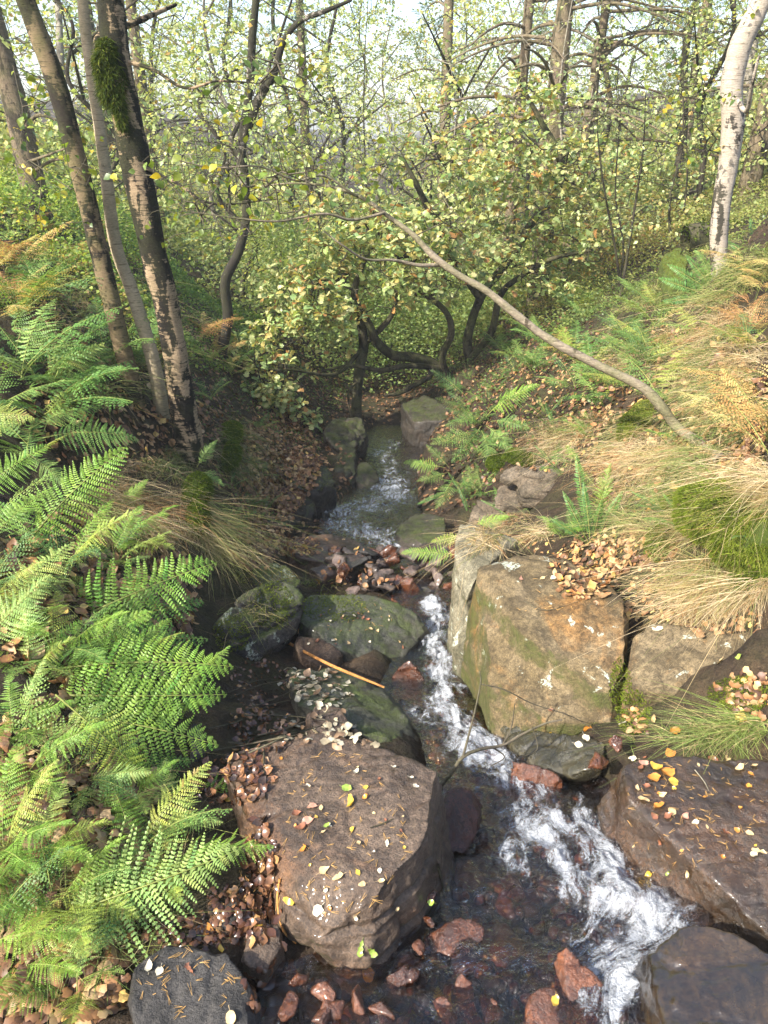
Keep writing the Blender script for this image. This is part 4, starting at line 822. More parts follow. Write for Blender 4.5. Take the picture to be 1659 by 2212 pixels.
# --- saplings on the right
random.seed(5)
for i, (u0, v0, y0, u1, v1, r, lb) in enumerate([(1345, 610, 9, 1395, 200, .018, 'thin upright sapling in front of the oak crown, leaning right'), (1350, 600, 9.1, 1290, 150, .016, 'thin upright sapling leaning left, right of the oak'), (1340, 590, 9.2, 1345, 180, .014, 'finest sapling between the two leaning ones'), (1455, 500, 11, 1475, 80, .02, 'sapling standing left of the white birch'), (1500, 330, 13, 1500, 40, .016, 'far sapling above the mossy rock'), (790, 330, 12, 795, 0, .016, 'straight dark sapling above the oak'), (640, 560, 11, 730, 200, .016, 'thin grey sapling left of the oak'), (1210, 250, 12, 1240, -20, .02, 'pale bare sapling beside the big pine')]):
    b = Y(u0, v0, y0); b[2] = min(b[2], gz1(b[0], b[1])+.0) if i < 5 else b[2]-1.2; t_ = Y(u1, v1, y0+.2); mids = [b*(1-s)+t_*s+np.array([random.uniform(-.08, .08), 0, 0]) for s in (.25, .5, .75)]
    att = np.array([b*(1-s)+t_*s+np.array([random.gauss(0, .45), random.gauss(0, .4), random.gauss(0, .15)]) for s in [random.uniform(.35, 1.1) for _ in range(90)]])
    tree('sapling', lb, 'sapling', b, [([b]+mids+[t_], [r, r*.85, r*.7, r*.5, r*.25])], att, B_DARK if i != 7 else B_PALE, dict(tmpl=L_SMALL, size=.05, per=3, cols=G_FAR, maxtip=2, flat=.6), 'saplings', B_DARK if i != 7 else B_PALE, growkw=dict(up=-.1, wob=.4, r0=.0018, rmax=.008), sides=8)

# --- background trees: a few kinds, copied
def copy_tree(root, loc, rz, sc, label=None):
    r = root.copy(); COL.objects.link(r); r.location = loc; r.rotation_euler = (0, 0, rz); r.scale = (sc, sc, sc)
    if label: r['label'] = label
    for ch in root.children:
        c = ch.copy(); COL.objects.link(c); c.parent = r
    return r
def wood_tree(seed, H, R, n_, cols, size, per, label, low=.22, bark=B_DARK):
    r_ = np.random.default_rng(seed); pts = [np.array([0, 0, -.3])]
    for k in range(1, 7): pts.append(np.array([r_.normal(0, .12)*k*.6, r_.normal(0, .12)*k*.6, H*.93*k/6]))
    tr = [(pts, np.linspace(.085, .02, 7)*H/8)]
    for k in range(5):
        z = H*(.3+.12*k); a = r_.uniform(0, 6.28); p0 = np.array([np.interp(z, [p[2] for p in pts], [p[0] for p in pts]), np.interp(z, [p[2] for p in pts], [p[1] for p in pts]), z]); d = np.array([math.cos(a), math.sin(a), .6])
        tr.append(([p0, p0+d*R*.4, p0+d*R*.8], [.03, .02, .008]))
    q = []
    while len(q) < n_:
        z = r_.uniform(low, 1.0); rr = R*math.sin(math.pi*min(1, (z-low)/(1-low)*.85+.12))**.7; a = r_.uniform(0, 6.28); s = r_.uniform(0, 1)**.45
        p = np.array([math.cos(a)*rr*s, math.sin(a)*rr*s, z*H])
        if noise(p[None], .8, seed)[0] > -.22: q.append(p)
    return tree('birch_tree' if bark is B_PALE else 'broadleaf_tree', label, 'tree', (0, 0, 0), tr, np.array(q), bark, dict(tmpl=L_SMALL, size=size, per=per, cols=cols, maxtip=2, flat=.8, mat=M_FAR, spread=.12), 'trees of the wood behind', growkw=dict(gap=-.12, seg=.35, wob=.4, r0=.003, rmax=.03), sides=8)
kinds = [(wood_tree(1, 9, 2.6, 1300, G_FAR, .085, 7, 'x'), 'yellow green leafy tree in the wood behind the oak'), (wood_tree(2, 8, 2.3, 1200, G_YEL, .08, 7, 'x', bark=B_PALE), 'birch with yellowing leaves in the wood behind'),
         (wood_tree(3, 8, 2.8, 1300, G_FARG, .085, 7, 'x'), 'greener leafy tree in the wood behind the oak'), (wood_tree(4, 5, 2.0, 1000, G_FAR, .07, 7, 'x', low=.08), 'low bushy young tree under the taller wood')]
spots = [(-8.5, 13, 0), (-6.5, 17, 1), (-4.6, 13.5, 3), (-3.6, 18, 1), (-1.6, 16, 3), (-1.2, 21, 0), (1.0, 18.5, 3), (1.8, 23, 1), (4.4, 17, 0), (6.2, 14.5, 1), (6.8, 19, 0), (9.5, 17, 1), (9, 13, 3), (-6, 22, 2), (-10, 20, 0), (4.2, 24, 2), (11, 23, 0), (-3, 26, 0), (0, 29, 1), (7, 28, 0), (-9, 28, 1), (13, 28, 1), (-14, 26, 2), (-5.2, 10.2, 3), (5.8, 11.6, 3), (-12, 16, 1), (3, 33, 0), (-6, 34, 0), (10, 35, 2), (16, 22, 0), (-1, 38, 0), (-12, 38, 1), (6, 40, 1), (16, 38, 0), (-18, 34, 0), (-2.4, 13.2, 3), (1.2, 15.5, 3), (5.2, 13.4, 3)]
used = set(); random.seed(9)
for x, y, k in spots:
    root, lb = kinds[k]; z = gz1(x, y)-.1; rz = random.uniform(0, 6.28); s = random.uniform(.85, 1.2)*(1+.012*max(0, y-20))
    if k in used: copy_tree(root, (x, y, z), rz, s, lb)
    else: root.location = (x, y, z); root.rotation_euler = (0, 0, rz); root.scale = (s, s, s); root['label'] = lb; used.add(k)

# --- stump and log
sp = Y(105, 545, 8.6); st_o = empty('tree_stump', (sp[0], sp[1], sp[2]-.3), 'dark rotten stump among golden bracken below the left pine', 'stump')
V, F_, _, _ = tube([(0, 0, -.1), (-.03, 0, .3), (-.05, 0, .62), (-.08, .02, .8)], [.24, .19, .17, .10], 16, .2, 3); obj('trunk', mesh_np('stump', V, F_, B_DARK, smooth=True), st_o)
V, F_, _, _ = tube([(-.03, 0, .66), (.01, 0, .9), (.0, .02, 1.02)], [.10, .05, .01], 8, .3, 4); obj('splinter', mesh_np('splinter', V, F_, B_DARK, smooth=True), st_o)
lg = [Y(1480, 520, 9.8), Y(1560, 512, 9.8), Y(1660, 528, 9.7), Y(1760, 540, 9.6)]; lo = empty('fallen_log', lg[0], 'mossy fallen log on the slope behind the white birch', 'log')
V, F_, _, _ = tube(lg, [.17, .19, .19, .18], 16, .12, 8); c0 = Y(1480, 520, 9.8); V0_ = V-c0
obj('trunk', mesh_np('log', V0_, F_, B_OAK, smooth=True), lo)
Nn = vnormals(V, [F_]); m_ = (Nn[:, 2] > .0); V2, Fs, C_ = strands(np.repeat(V[m_], 3, 0)+rng.normal(0, .03, (m_.sum()*3, 3)), np.repeat(Nn[m_], 3, 0), 5, .03, .006, G_MOSS, 5); obj('moss', mesh_np('moss', V2-c0, Fs, M_MOSS, C_), lo)

# ------------------------------------------------------------------ ferns
def frond_mesh(seed, npin=24, npl=11, width=.27, stipe=.16, droop=.35, side=.05, col=(.10, .22, .04), tipbrown=.0, simple=False, once=False, mat=None, sag=.2):
    r_ = np.random.default_rng(seed); A = []; D = []; W = []; L_ = []; C_ = []; base = np.array(col)
    shape = lambda s: (np.minimum(1, s/.22)**.7)*(1-s)**.80*1.3 if not once else np.sin(np.pi*np.minimum(1, s*.97+.03))**.8
    PT, PD, PN, PL, PW, PC = [], [], [], [], [], []; ribA, ribB, ribr = [], [], []
    for i in range(npin):
        s = (i+.4)/npin; y = stipe+(1-stipe)*s**.92; pl = width*float(shape(s))*r_.uniform(.78, 1.1); ang = rad(78-30*s)+r_.normal(0, .06)
        for sg in (-1, 1):
            d = np.array([sg*math.sin(ang+r_.normal(0, .04)), math.cos(ang), -.10+r_.normal(0, .13)]); d /= np.linalg.norm(d); p0 = np.array([0, y+sg*.004, 0])
            cc = base*r_.uniform(.8, 1.2)*np.array([1+r_.normal(0, .08), 1, 1]);
            if r_.random() < tipbrown*(s > .2): cc = cc*.3+np.array([.30, .18, .07])*.7
            if once:
                PT.append(p0); PD.append(d); PL.append(pl); PW.append((1-stipe)/npin*.42); PC.append(cc); PN.append(np.array([0, 0, 1])+r_.normal(0, .12, 3)); continue
            m_ = max(3, int(round(npl*(pl/width)**.6))); perp = np.cross([0, 0, 1.], d); perp /= np.linalg.norm(perp); sp_ = pl/m_
            ribA.append(p0); ribB.append(p0+d*pl*.96-np.array([0, 0, sag*pl])); ribr.append(.0022*(.5+.5*pl/width))
            for j in range(m_):
                q = (j+.6)/m_; p = p0+d*pl*q-np.array([0, 0, sag*pl*q*q]); ll = (1-stipe)/npin*.62*(1-q**1.6*.82)
                for sj in (-1, 1):
                    dd = perp*sj*.92+d*.42+r_.normal(0, .07, 3); dd[2] -= .12; PT.append(p); PD.append(dd); PL.append(ll*r_.uniform(.85, 1.1)*.86); PW.append(sp_*.37); PC.append(cc*r_.uniform(.88, 1.12)); PN.append(np.array([0, 0, 1])+r_.normal(0, .14, 3))
    PT = np.array(PT); PD = np.array(PD); PN = np.array(PN); PL = np.array(PL); PW = np.array(PW); PC = np.array(PC)
    Rr = frames(PD, PN)
    if simple: tv = np.array([(0, 0, 0), (.9, .45, .03), (0, 1, -.05), (-.9, .45, .03)]); tf = np.array([(0, 1, 2, 3)])
    else: tv = np.array([(-.55, 0, 0), (.55, 0, 0), (.98, .28, .06), (.62, .68, .04), (0, 1.15, -.10), (-.62, .68, .04), (-.98, .28, .06), (0, .4, -.02)]); tf = np.array([(7, 0, 1, 2), (7, 2, 3, 4), (7, 4, 5, 6)]); 
    if not simple: tf = [np.array([(7, 1, 2), (7, 2, 3), (7, 3, 4), (7, 4, 5), (7, 5, 6), (7, 6, 0), (7, 0, 1)])]
    else: tf = [np.concatenate([tf[:, :3], tf[:, [0, 2, 3]]])]
    S = np.stack([PW, PL, PL], 1)
    V, Fs, C2 = scatter_mesh(tv, tf, Rr, PT, S, PC)
    # rachis and ribs
    ys_ = np.linspace(0, 1, 15); a = np.stack([0*ys_, ys_, 0*ys_-.002], 1); rr = np.linspace(.0068, .0012, 15)
    Vr, Fr = edge_tubes(a[:-1], a[1:], rr[:-1], rr[1:], 4); stc = np.array([.30, .33, .09]); Vs = [V, Vr]; Fq = [Fr+len(V)]; Cs = [C2, np.tile(stc, (len(Vr), 1))]
    if ribA:
        Vb, Fb = edge_tubes(np.array(ribA), np.array(ribB), np.array(ribr), np.array(ribr)*.3, 3); Fq.append(Fb+len(V)+len(Vr)); Vs.append(Vb); Cs.append(np.tile(base*1.3, (len(Vb), 1)))
    V = np.concatenate(Vs); C2 = np.concatenate(Cs)
    wq = V*np.array([1, 1, 0]); V = V+np.stack([.022*noise(wq, 4.5, seed+70), .02*noise(wq, 4.5, seed+71), .045*noise(wq, 3.3, seed+72)+.02*noise(wq, 11, seed+73)], 1)*np.minimum(1, np.abs(V[:, :1])*12)
    # bend: arc in z, sweep in x
    y = V[:, 1].copy(); th = droop*2.0*y; R0 = 1/(droop*2.0+1e-6)
    cz_ = V[:, 2]; V = np.stack([V[:, 0]+side*y*y, (R0+cz_)*np.sin(th), (R0+cz_)*np.cos(th)-R0], 1)
    tip = np.array([side, R0*math.sin(droop*2), R0*math.cos(droop*2)-R0])
    L = np.linalg.norm(tip); yv = tip/L; zv = np.array([0, 0, 1])-yv*yv[2]; zv /= np.linalg.norm(zv); xv = np.cross(yv, zv)
    V = np.stack([V@xv, V@yv, V@zv], 1)/L
    return mesh_np('frond', V, [Fs[0], np.concatenate(Fq)], mat or M_FERN, C2)
FG = (.085, .20, .035); FY = (.17, .27, .045); FB = (.06, .17, .06); FD = (.035, .10, .025); FO = (.42, .24, .06); FP = (.34, .33, .12)
HI = dict(npin=22, npl=15)
PROT = {'green': [frond_mesh(1, col=(.20, .33, .045), tipbrown=.03, droop=.35, **HI), frond_mesh(2, col=(.19, .33, .05), droop=.5, side=-.08, tipbrown=.02, **HI), frond_mesh(3, col=(.19, .31, .05), droop=.25, side=.1, **HI)],
        'yellow': [frond_mesh(4, col=(.28, .35, .06), droop=.4, tipbrown=.06, **HI), frond_mesh(5, col=(.33, .38, .08), droop=.3, side=.1, tipbrown=.1, npin=22, npl=11)],
        'pale': [frond_mesh(6, col=(.31, .42, .12), tipbrown=.03, droop=.3, side=-.05, width=.30, **HI), frond_mesh(19, col=(.33, .43, .11), droop=.2, side=.08, width=.28, **HI)],
        'blue': [frond_mesh(7, col=(.17, .30, .07), droop=.45, **HI), frond_mesh(8, col=(.23, .36, .09), droop=.3, side=.1, width=.24, **HI)],
        'dark': [frond_mesh(9, col=(.11, .22, .045), droop=.4, npin=22, npl=10), frond_mesh(10, col=(.10, .20, .04), droop=.3, npin=20, npl=9, side=.1)],
        'orange': [frond_mesh(11, col=(.52, .36, .13), droop=.4, npin=20, npl=9, simple=True), frond_mesh(12, col=(.58, .46, .18), droop=.3, npin=20, npl=9, simple=True), frond_mesh(13, col=(.42, .23, .08), droop=.5, npin=18, npl=8, simple=True)],
        'hard': [frond_mesh(14, col=(.08, .18, .045), droop=.45, npin=34, width=.085, once=True, stipe=.08, simple=True), frond_mesh(15, col=(.11, .22, .05), droop=.3, npin=32, width=.09, once=True, stipe=.08, side=.08, simple=True)],
        'far': [frond_mesh(16, col=(.15, .26, .06), droop=.4, npin=18, npl=7, simple=True), frond_mesh(17, col=(.20, .30, .07), droop=.3, npin=18, npl=7, simple=True, side=.1), frond_mesh(18, col=(.11, .20, .06), droop=.5, npin=18, npl=7, simple=True)]}
def put_frond(fern, kind, B, T, up=(0, 0, 1), k=None, wid=1.0):
    B = Vector([float(c) for c in B]); T = Vector([float(c) for c in T]); y = T-B; L = y.length; y.normalize(); z = Vector(up); z = (z-y*z.dot(y)).normalized(); x = y.cross(z)
    ms = PROT[kind]; me = ms[k if k is not None else random.randrange(len(ms))]
    M = Matrix((x*L*wid, y*L, z*L)).transposed().to_4x4(); M.translation = B-fern.location
    o = bpy.data.objects.new('frond', me); link(o, fern); o.matrix_local = M; return o
def fern_plant(pos, label, group, kind, n_, L, spread=.9, rise=.55, az0=0, azr=3.1416, seed=0, cat='fern', bias=None):
    r_ = random.Random(seed); f = empty('fern', pos, label, cat, group); b = Vector([float(c) for c in pos])
    for i in range(n_):
        a = az0+(i+r_.uniform(-.3, .3))/n_*2*azr-azr; l = L*r_.uniform(.7, 1.15); rs = rise*r_.uniform(.5, 1.3)
        d = Vector((math.sin(a)*spread, math.cos(a)*spread, rs)); d.normalize()
        if bias is not None: d = (d+Vector(bias)).normalized()
        kd = r_.choice(kind) if isinstance(kind, (list, tuple)) else kind
        random.seed(seed*31+i); put_frond(f, kd, b+Vector((r_.uniform(-.02, .02), r_.uniform(-.02, .02), 0)), b+d*l, up=Vector((0, 0, 1))+Vector((r_.uniform(-.25, .25), r_.uniform(-.25, .25), 0)))
    return f
def px_frond_fern(label, group, specs, cat='fern'):
    """specs: (kind, base(u,v,y), tip(u,v,y), up, variant)"""
    b0 = Y(*specs[0][1]); f = empty('fern', b0, label, cat, group)
    for s in specs: put_frond(f, s[0], Y(*s[1]), Y(*s[2]), s[3] if len(s) > 3 else (.1, -.35, 1), s[4] if len(s) > 4 else None, s[5] if len(s) > 5 else 1.0)
    return f
UPc = (.15, -.6, 1)
GF = 'ferns on the left bank'
px_frond_fern('big bright green fern arching over the dark gap left of the ridged boulder', GF, [
    ('green', (60, 1500, 2.05), (490, 1500, 2.15), (.0, -.8, 1), 1, 1.15), ('green', (90, 1450, 2.15), (505, 1440, 2.25), (0, -.8, 1), 0, 1.1), ('green', (50, 1540, 1.95), (472, 1610, 1.95), (0, -.8, 1), 2, 1.1), ('green', (80, 1490, 2.2), (330, 1320, 2.35), (0, -.7, 1), 0, 1.1), ('green', (40, 1480, 2.1), (180, 1340, 2.3), (0, -.7, 1), 1)])
px_frond_fern('yellow green fern with browned tips below the big bright fern', GF, [
    ('yellow', (120, 1500, 1.8), (335, 1700, 1.75), (.1, -.7, 1), 0), ('yellow', (30, 1560, 1.85), (180, 1600, 1.8), (.1, -.7, 1), 1), ('orange', (70, 1570, 1.8), (150, 1690, 1.72), (.1, -.8, 1), 1)])
px_frond_fern('large pale blue green frond hanging over the lower ferns', GF, [
    ('pale', (60, 2000, 1.25), (515, 1836, 1.40), (-.15, -.8, 1), 0, 1.15), ('pale', (40, 1960, 1.28), (250, 2050, 1.25), (0, -.8, 1), 1)])
px_frond_fern('deep green fern reaching toward the large brown boulder', GF, [
    ('green', (150, 1680, 1.75), (460, 1750, 1.8), UPc, 2), ('dark', (200, 1940, 1.5), (500, 2010, 1.55), UPc, 0), ('green', (250, 1750, 1.75), (600, 1720, 1.9), UPc, 0, .9), ('yellow', (250, 1850, 1.65), (590, 1870, 1.75), UPc, 0, .9), ('dark', (180, 1700, 1.8), (420, 1640, 1.9), UPc, 1), ('green', (300, 1800, 1.75), (560, 1810, 1.85), UPc, 2, .8)])
px_frond_fern('bright fern whose frond arches to the grassy hump', GF, [
    ('green', (90, 1380, 2.6), (468, 1215, 2.95), (0, -.7, 1), 1, 1.25), ('dark', (150, 1400, 2.6), (440, 1300, 2.85), (0, -.7, 1), 0, 1.1), ('green', (60, 1350, 2.6), (240, 1280, 2.9), (0, -.7, 1), 0), ('dark', (180, 1420, 2.4), (450, 1380, 2.6), (0, -.6, 1), 1)])
px_frond_fern('tall fern with upright yellow stalk at the left edge', GF, [
    ('green', (40, 1200, 2.9), (275, 965, 3.2), (.3, -.8, .8), 0, 1.1), ('pale', (0, 1330, 2.3), (160, 1170, 2.6), (0, -.8, 1), 1, 1.1), ('yellow', (-40, 1260, 2.3), (90, 1370, 2.2), (0, -.8, 1), 0), ('green', (-30, 1180, 2.7), (120, 1050, 3.0), (0, -.8, 1), 2), ('green', (-60, 1080, 2.9), (110, 960, 3.1), (.2, -.8, 1), 1), ('pale', (-60, 1420, 2.0), (110, 1240, 2.2), (0, -.8, 1), 0)])
px_frond_fern('blue green fern spreading below the birch trio', GF, [
    ('blue', (80, 950, 3.9), (300, 950, 4.1), (0, -.7, 1), 0, 1.15), ('blue', (60, 930, 3.8), (225, 880, 4.2), (0, -.7, 1), 1), ('blue', (60, 960, 3.8), (-40, 860, 4.0), (0, -.7, 1), 0), ('yellow', (90, 940, 4.0), (180, 830, 4.3), (0, -.7, 1), 0), ('blue', (60, 980, 3.7), (150, 1060, 3.6), (0, -.7, 1), 1), ('yellow', (-60, 900, 3.5), (75, 905, 3.4), (0, -.8, 1), 1), ('blue', (40, 900, 3.9), (-30, 960, 3.5), (0, -.7, 1), 1)])
px_frond_fern('pale feathery fern standing high at the left edge', GF, [
    ('blue', (30, 870, 4.6), (58, 640, 5.0), (-.1, -1, .5), 0, 1.3), ('blue', (60, 850, 4.7), (240, 752, 5.0), (0, -.8, 1), 1, 1.2), ('pale', (40, 860, 4.6), (225, 740, 4.9), (0, -.8, .8), 1), ('blue', (50, 850, 4.6), (235, 820, 4.7), (0, -.7, 1), 0), ('blue', (30, 850, 4.6), (140, 690, 5.1), (0, -1, .6), 1), ('blue', (20, 870, 4.6), (-50, 720, 4.8), (0, -1, .6), 1), ('pale', (0, 900, 4.3), (-20, 790, 4.5), (0, -1, .8), 0)])
px_frond_fern('low fern in the bottom left corner', GF, [
    ('pale', (-30, 2060, 1.35), (60, 1960, 1.4), (0, -.8, 1), 1), ('green', (20, 2120, 1.3), (170, 2200, 1.3), (0, -.8, 1), 0), ('green', (-40, 2150, 1.25), (110, 2100, 1.35), (0, -.8, 1), 2), ('dark', (120, 2080, 1.4), (320, 2200, 1.35), (0, -.8, 1), 0), ('green', (60, 2100, 1.35), (230, 2050, 1.4), (0, -.8, 1), 1), ('green', (-60, 2250, 1.2), (130, 2230, 1.25), (0, -.8, 1), 0), ('pale', (-40, 2050, 1.35), (20, 2150, 1.3), (.2, -.8, 1), 0)])
px_frond_fern('small fern growing out of the hump beside the birch trio', GF, [
    ('blue', (425, 1010, 4.6), (470, 950, 4.7), (.3, -.8, .8), 1), ('blue', (425, 1020, 4.6), (485, 1050, 4.5), (.2, -.8, 1), 0), ('blue', (425, 1020, 4.6), (460, 1090, 4.5), (.2, -.8, 1), 0), ('green', (250, 1110, 3.9), (320, 1035, 4.0), (0, -.8, 1), 0), ('green', (240, 1200, 3.4), (310, 1090, 3.6), (0, -.8, 1), 1)])
px_frond_fern('little pale fern tips at the very bottom of the stream', 'small ferns by the water', [
    ('yellow', (950, 2260, 1.12), (945, 2130, 1.17), (0, -1, .4), 0), ('yellow', (970, 2260, 1.12), (975, 2140, 1.17), (.2, -1, .4), 1), ('yellow', (930, 2270, 1.1), (890, 2180, 1.14), (-.2, -1, .4), 0), ('yellow', (990, 2270, 1.1), (1010, 2190, 1.14), (.1, -1, .4), 1)])
px_frond_fern('light green fern frond reaching over the rubble from the right', 'small ferns by the water', [
    ('green', (1000, 1200, 4.3), (865, 1195, 4.4), (0, -.7, 1), 0, .8), ('yellow', (1010, 1160, 4.4), (930, 1172, 4.5), (0, -.7, 1), 0, .9), ('green', (1010, 1150, 4.4), (1100, 1115, 4.3), (0, -.7, 1), 0)])
# right bank ferns
GR = 'ferns on the right bank'
px_frond_fern('lush fern with one bright upper frond on the right bank above the pool', GR, [
    ('green', (1050, 900, 6.9), (1165, 830, 6.7), (0, -.6, 1), 0, 1.1), ('blue', (1050, 920, 6.7), (1110, 985, 6.3), (0, -1, .6), 1), ('far', (1040, 920, 6.7), (975, 1000, 6.4), (0, -1, .6), 0), ('far', (1030, 900, 6.8), (940, 860, 6.8), (0, -.7, 1), 1), ('far', (1040, 900, 6.8), (960, 920, 6.6), (0, -.8, 1), 0), ('blue', (1060, 910, 6.7), (1150, 930, 6.5), (0, -.8, 1), 0), ('far', (1030, 930, 6.6), (930, 960, 6.4), (0, -.9, 1), 1), ('blue', (1040, 930, 6.6), (1060, 1010, 6.2), (0, -1, .6), 1), ('far', (1010, 860, 7.2), (930, 800, 7.3), (0, -.8, 1), 2)])
px_frond_fern('fern hanging from the bank with a frond reaching over the pool', GR, [
    ('green', (960, 1010, 6.3), (870, 1000, 6.4), (0, -.7, 1), 0), ('far', (970, 1020, 6.2), (900, 1040, 6.1), (0, -.7, 1), 1), ('far', (970, 1010, 6.3), (920, 960, 6.4), (0, -.7, 1), 0), ('far', (980, 1030, 6.1), (940, 1100, 5.9), (0, -.9, 1), 1), ('hard', (985, 1040, 6.1), (1010, 1110, 5.9), (0, -.9, 1)), ('hard', (970, 1060, 6.0), (900, 1090, 5.9), (0, -.9, 1))])
px_frond_fern('glossy hard fern with upright fronds behind the tan boulder', GR, [
    ('hard', (1270, 1170, 3.7), (1215, 1060, 3.8), (.2, -1, .3), 1, 1.2), ('hard', (1275, 1170, 3.7), (1260, 1040, 3.8), (0, -1, .3), 0, 1.2), ('hard', (1290, 1170, 3.7), (1345, 1060, 3.7), (-.3, -1, .3), 1, 1.3), ('hard', (1290, 1175, 3.7), (1385, 1120, 3.6), (-.2, -.8, .6), 0, 1.3), ('hard', (1280, 1170, 3.7), (1300, 1080, 3.6), (0, -1, .5), 1, 1.3), ('hard', (1270, 1175, 3.7), (1190, 1120, 3.7), (.2, -.8, .6), 0, 1.2), ('green', (1280, 1150, 3.8), (1320, 1000, 3.9), (0, -1, .3), 2, .7), ('hard', (1270, 1160, 3.8), (1245, 980, 3.9), (0, -1, .3), 1)])
px_frond_fern('glossy dark fern fanned out at the foot of the white birch', GR, [
    ('hard', (1545, 645, 6.4), (1420, 600, 6.4), (0, -1, .7), 1, 1.5), ('hard', (1545, 650, 6.4), (1430, 650, 6.3), (0, -1, .7), 0, 1.4), ('hard', (1550, 640, 6.5), (1480, 550, 6.5), (0, -1, .7), 1, 1.5), ('blue', (1550, 640, 6.5), (1500, 540, 6.5), (0, -1, .7), 0, .8), ('hard', (1545, 650, 6.4), (1470, 690, 6.1), (0, -1, .7), 0, 1.3), ('hard', (1550, 640, 6.5), (1440, 570, 6.6), (0, -1, .7), 1, 1.4)])
px_frond_fern('dark ferns at the right edge beside the fallen log', GR, [
    ('hard', (1640, 580, 7.2), (1570, 520, 7.3), (0, -1, .7), 1, 1.5), ('hard', (1640, 580, 7.2), (1620, 470, 7.4), (0, -1, .7), 0, 1.5), ('blue', (1650, 590, 7.1), (1590, 560, 7.0), (0, -1, .8), 0), ('hard', (1650, 580, 7.2), (1670, 490, 7.3), (0, -1, .7), 1, 1.5), ('blue', (1640, 590, 7.1), (1700, 560, 7.0), (0, -1, .8), 1)])
random.seed(21)
def scatter_ferns(n_, ur, vr, kinds_, L, label, group, seed, nf=(4, 7), yr=None, keep=None, bias=None):
    r_ = random.Random(seed); k = 0; tries = 0
    while k < n_ and tries < n_*6:
        tries += 1; u, v = r_.uniform(*ur), r_.uniform(*vr)
        if keep and not keep(u, v): continue
        h = hit(u, v)
        if h is None or h[1].z < .1: continue
        p = h[0]
        cx, cw, _ = stream_at(np.array([p.y]))
        if abs(p.x-cx[0]) < cw[0]+.12: continue
        k += 1; fern_plant(p, label, group, kinds_, r_.randint(*nf), L*r_.uniform(.7, 1.25), spread=1, rise=r_.uniform(.3, .8), seed=seed*100+k, bias=bias)
scatter_ferns(17, (-20, 430), (1450, 2200), ['green', 'far', 'green', 'yellow', 'pale'], .27, 'leafy green fern filling the gaps of the near left bank', 'understorey ferns near left', 1, keep=lambda u, v: u < 400-(v-1800)*.6 if v > 1800 else True, bias=(.1, -.2, 0))
scatter_ferns(10, (-30, 300), (980, 1450), ['yellow', 'green', 'blue', 'far', 'pale'], .36, 'fern in the mass of fronds below the birch trio', 'understorey ferns mid left', 2)
scatter_ferns(9, (-30, 280), (640, 960), ['blue', 'far', 'dark'], .6, 'soft fern behind the blue green ferns at the left edge', 'understorey ferns far left', 3)
scatter_ferns(16, (-30, 260), (470, 700), ['orange', 'orange', 'far'], .5, 'golden bracken clump on the slope below the left pine', 'golden bracken', 4)
scatter_ferns(7, (420, 620), (640, 780), ['orange', 'far', 'orange'], .55, 'golden bracken clump on the bank behind the dark birch', 'golden bracken behind the dark birch', 5)
scatter_ferns(28, (1050, 1440), (620, 880), ['far', 'far', 'dark', 'blue', 'yellow'], .5, 'green fern on the shaded slope under the oak', 'ferns under the oak', 6)
scatter_ferns(24, (890, 1220), (800, 1120), ['far', 'hard', 'dark', 'far'], .34, 'drooping fern at the edge of the pool bank', 'ferns at the pool bank', 7)
scatter_ferns(7, (1180, 1659), (640, 800), ['orange', 'far', 'yellow'], .45, 'yellowing bracken on the grassy right slope', 'yellowing bracken', 8)
scatter_ferns(8, (1560, 1690), (560, 1000), ['orange'], .42, 'rusty dead bracken at the right edge', 'rusty bracken', 9)
scatter_ferns(15, (1180, 1650), (820, 1180), ['far', 'hard', 'green', 'far'], .26, 'small fern poking through the straw grass', 'small ferns in the grass', 10)
scatter_ferns(9, (420, 560), (720, 930), ['dark', 'far', 'yellow'], .4, 'fern on the dark slope right of the birch trio', 'ferns right of the birch trio', 13)
scatter_ferns(6, (480, 620), (1000, 1180), ['dark', 'hard'], .22, 'little dark fern in the leaf litter hollow', 'ferns in the hollow', 11)
scatter_ferns(6, (1150, 1300), (560, 680), ['far'], .6, 'pale green bracken behind the oak limbs', 'bracken behind the oak', 12)

# ------------------------------------------------------------------ grass, moss, litter
def region_pts(n_, poly_px, seed, jitter=0, min_z=-1, nmin=.0):
    """points on the surface seen inside pixel polygons: list of (u0,v0,u1,v1) boxes or ellipses (cu,cv,ru,rv)"""
    r_ = random.Random(seed); Ps = []; Ns = []; tot = sum(a[2]*a[3] for a in poly_px)
    for (cu, cv, ru, rv) in poly_px:
        for _ in range(max(1, int(n_*ru*rv/tot))):
            a = r_.uniform(0, 6.283); s = math.sqrt(r_.random()); h = hit(cu+ru*s*math.cos(a), cv+rv*s*math.sin(a))
            if h is None or h[1].z < nmin: continue
            cx, cw, cz = stream_at(np.array([h[0].y]))
            if abs(h[0].x-cx[0]) < cw[0] and h[0].z < cz[0]+.1: continue
            Ps.append(h[0][:]); Ns.append(h[1][:])
    return np.array(Ps), np.array(Ns)
G_STRAW = [((.50, .38, .20), 4), ((.38, .28, .13), 3), ((.26, .28, .09), 2.5), ((.15, .20, .05), 2), ((.60, .48, .30), 2), ((.42, .22, .09), 1.2)]
G_GREENG = [((.22, .26, .07), 4), ((.14, .20, .05), 4), ((.40, .34, .15), 3), ((.30, .32, .09), 2)]
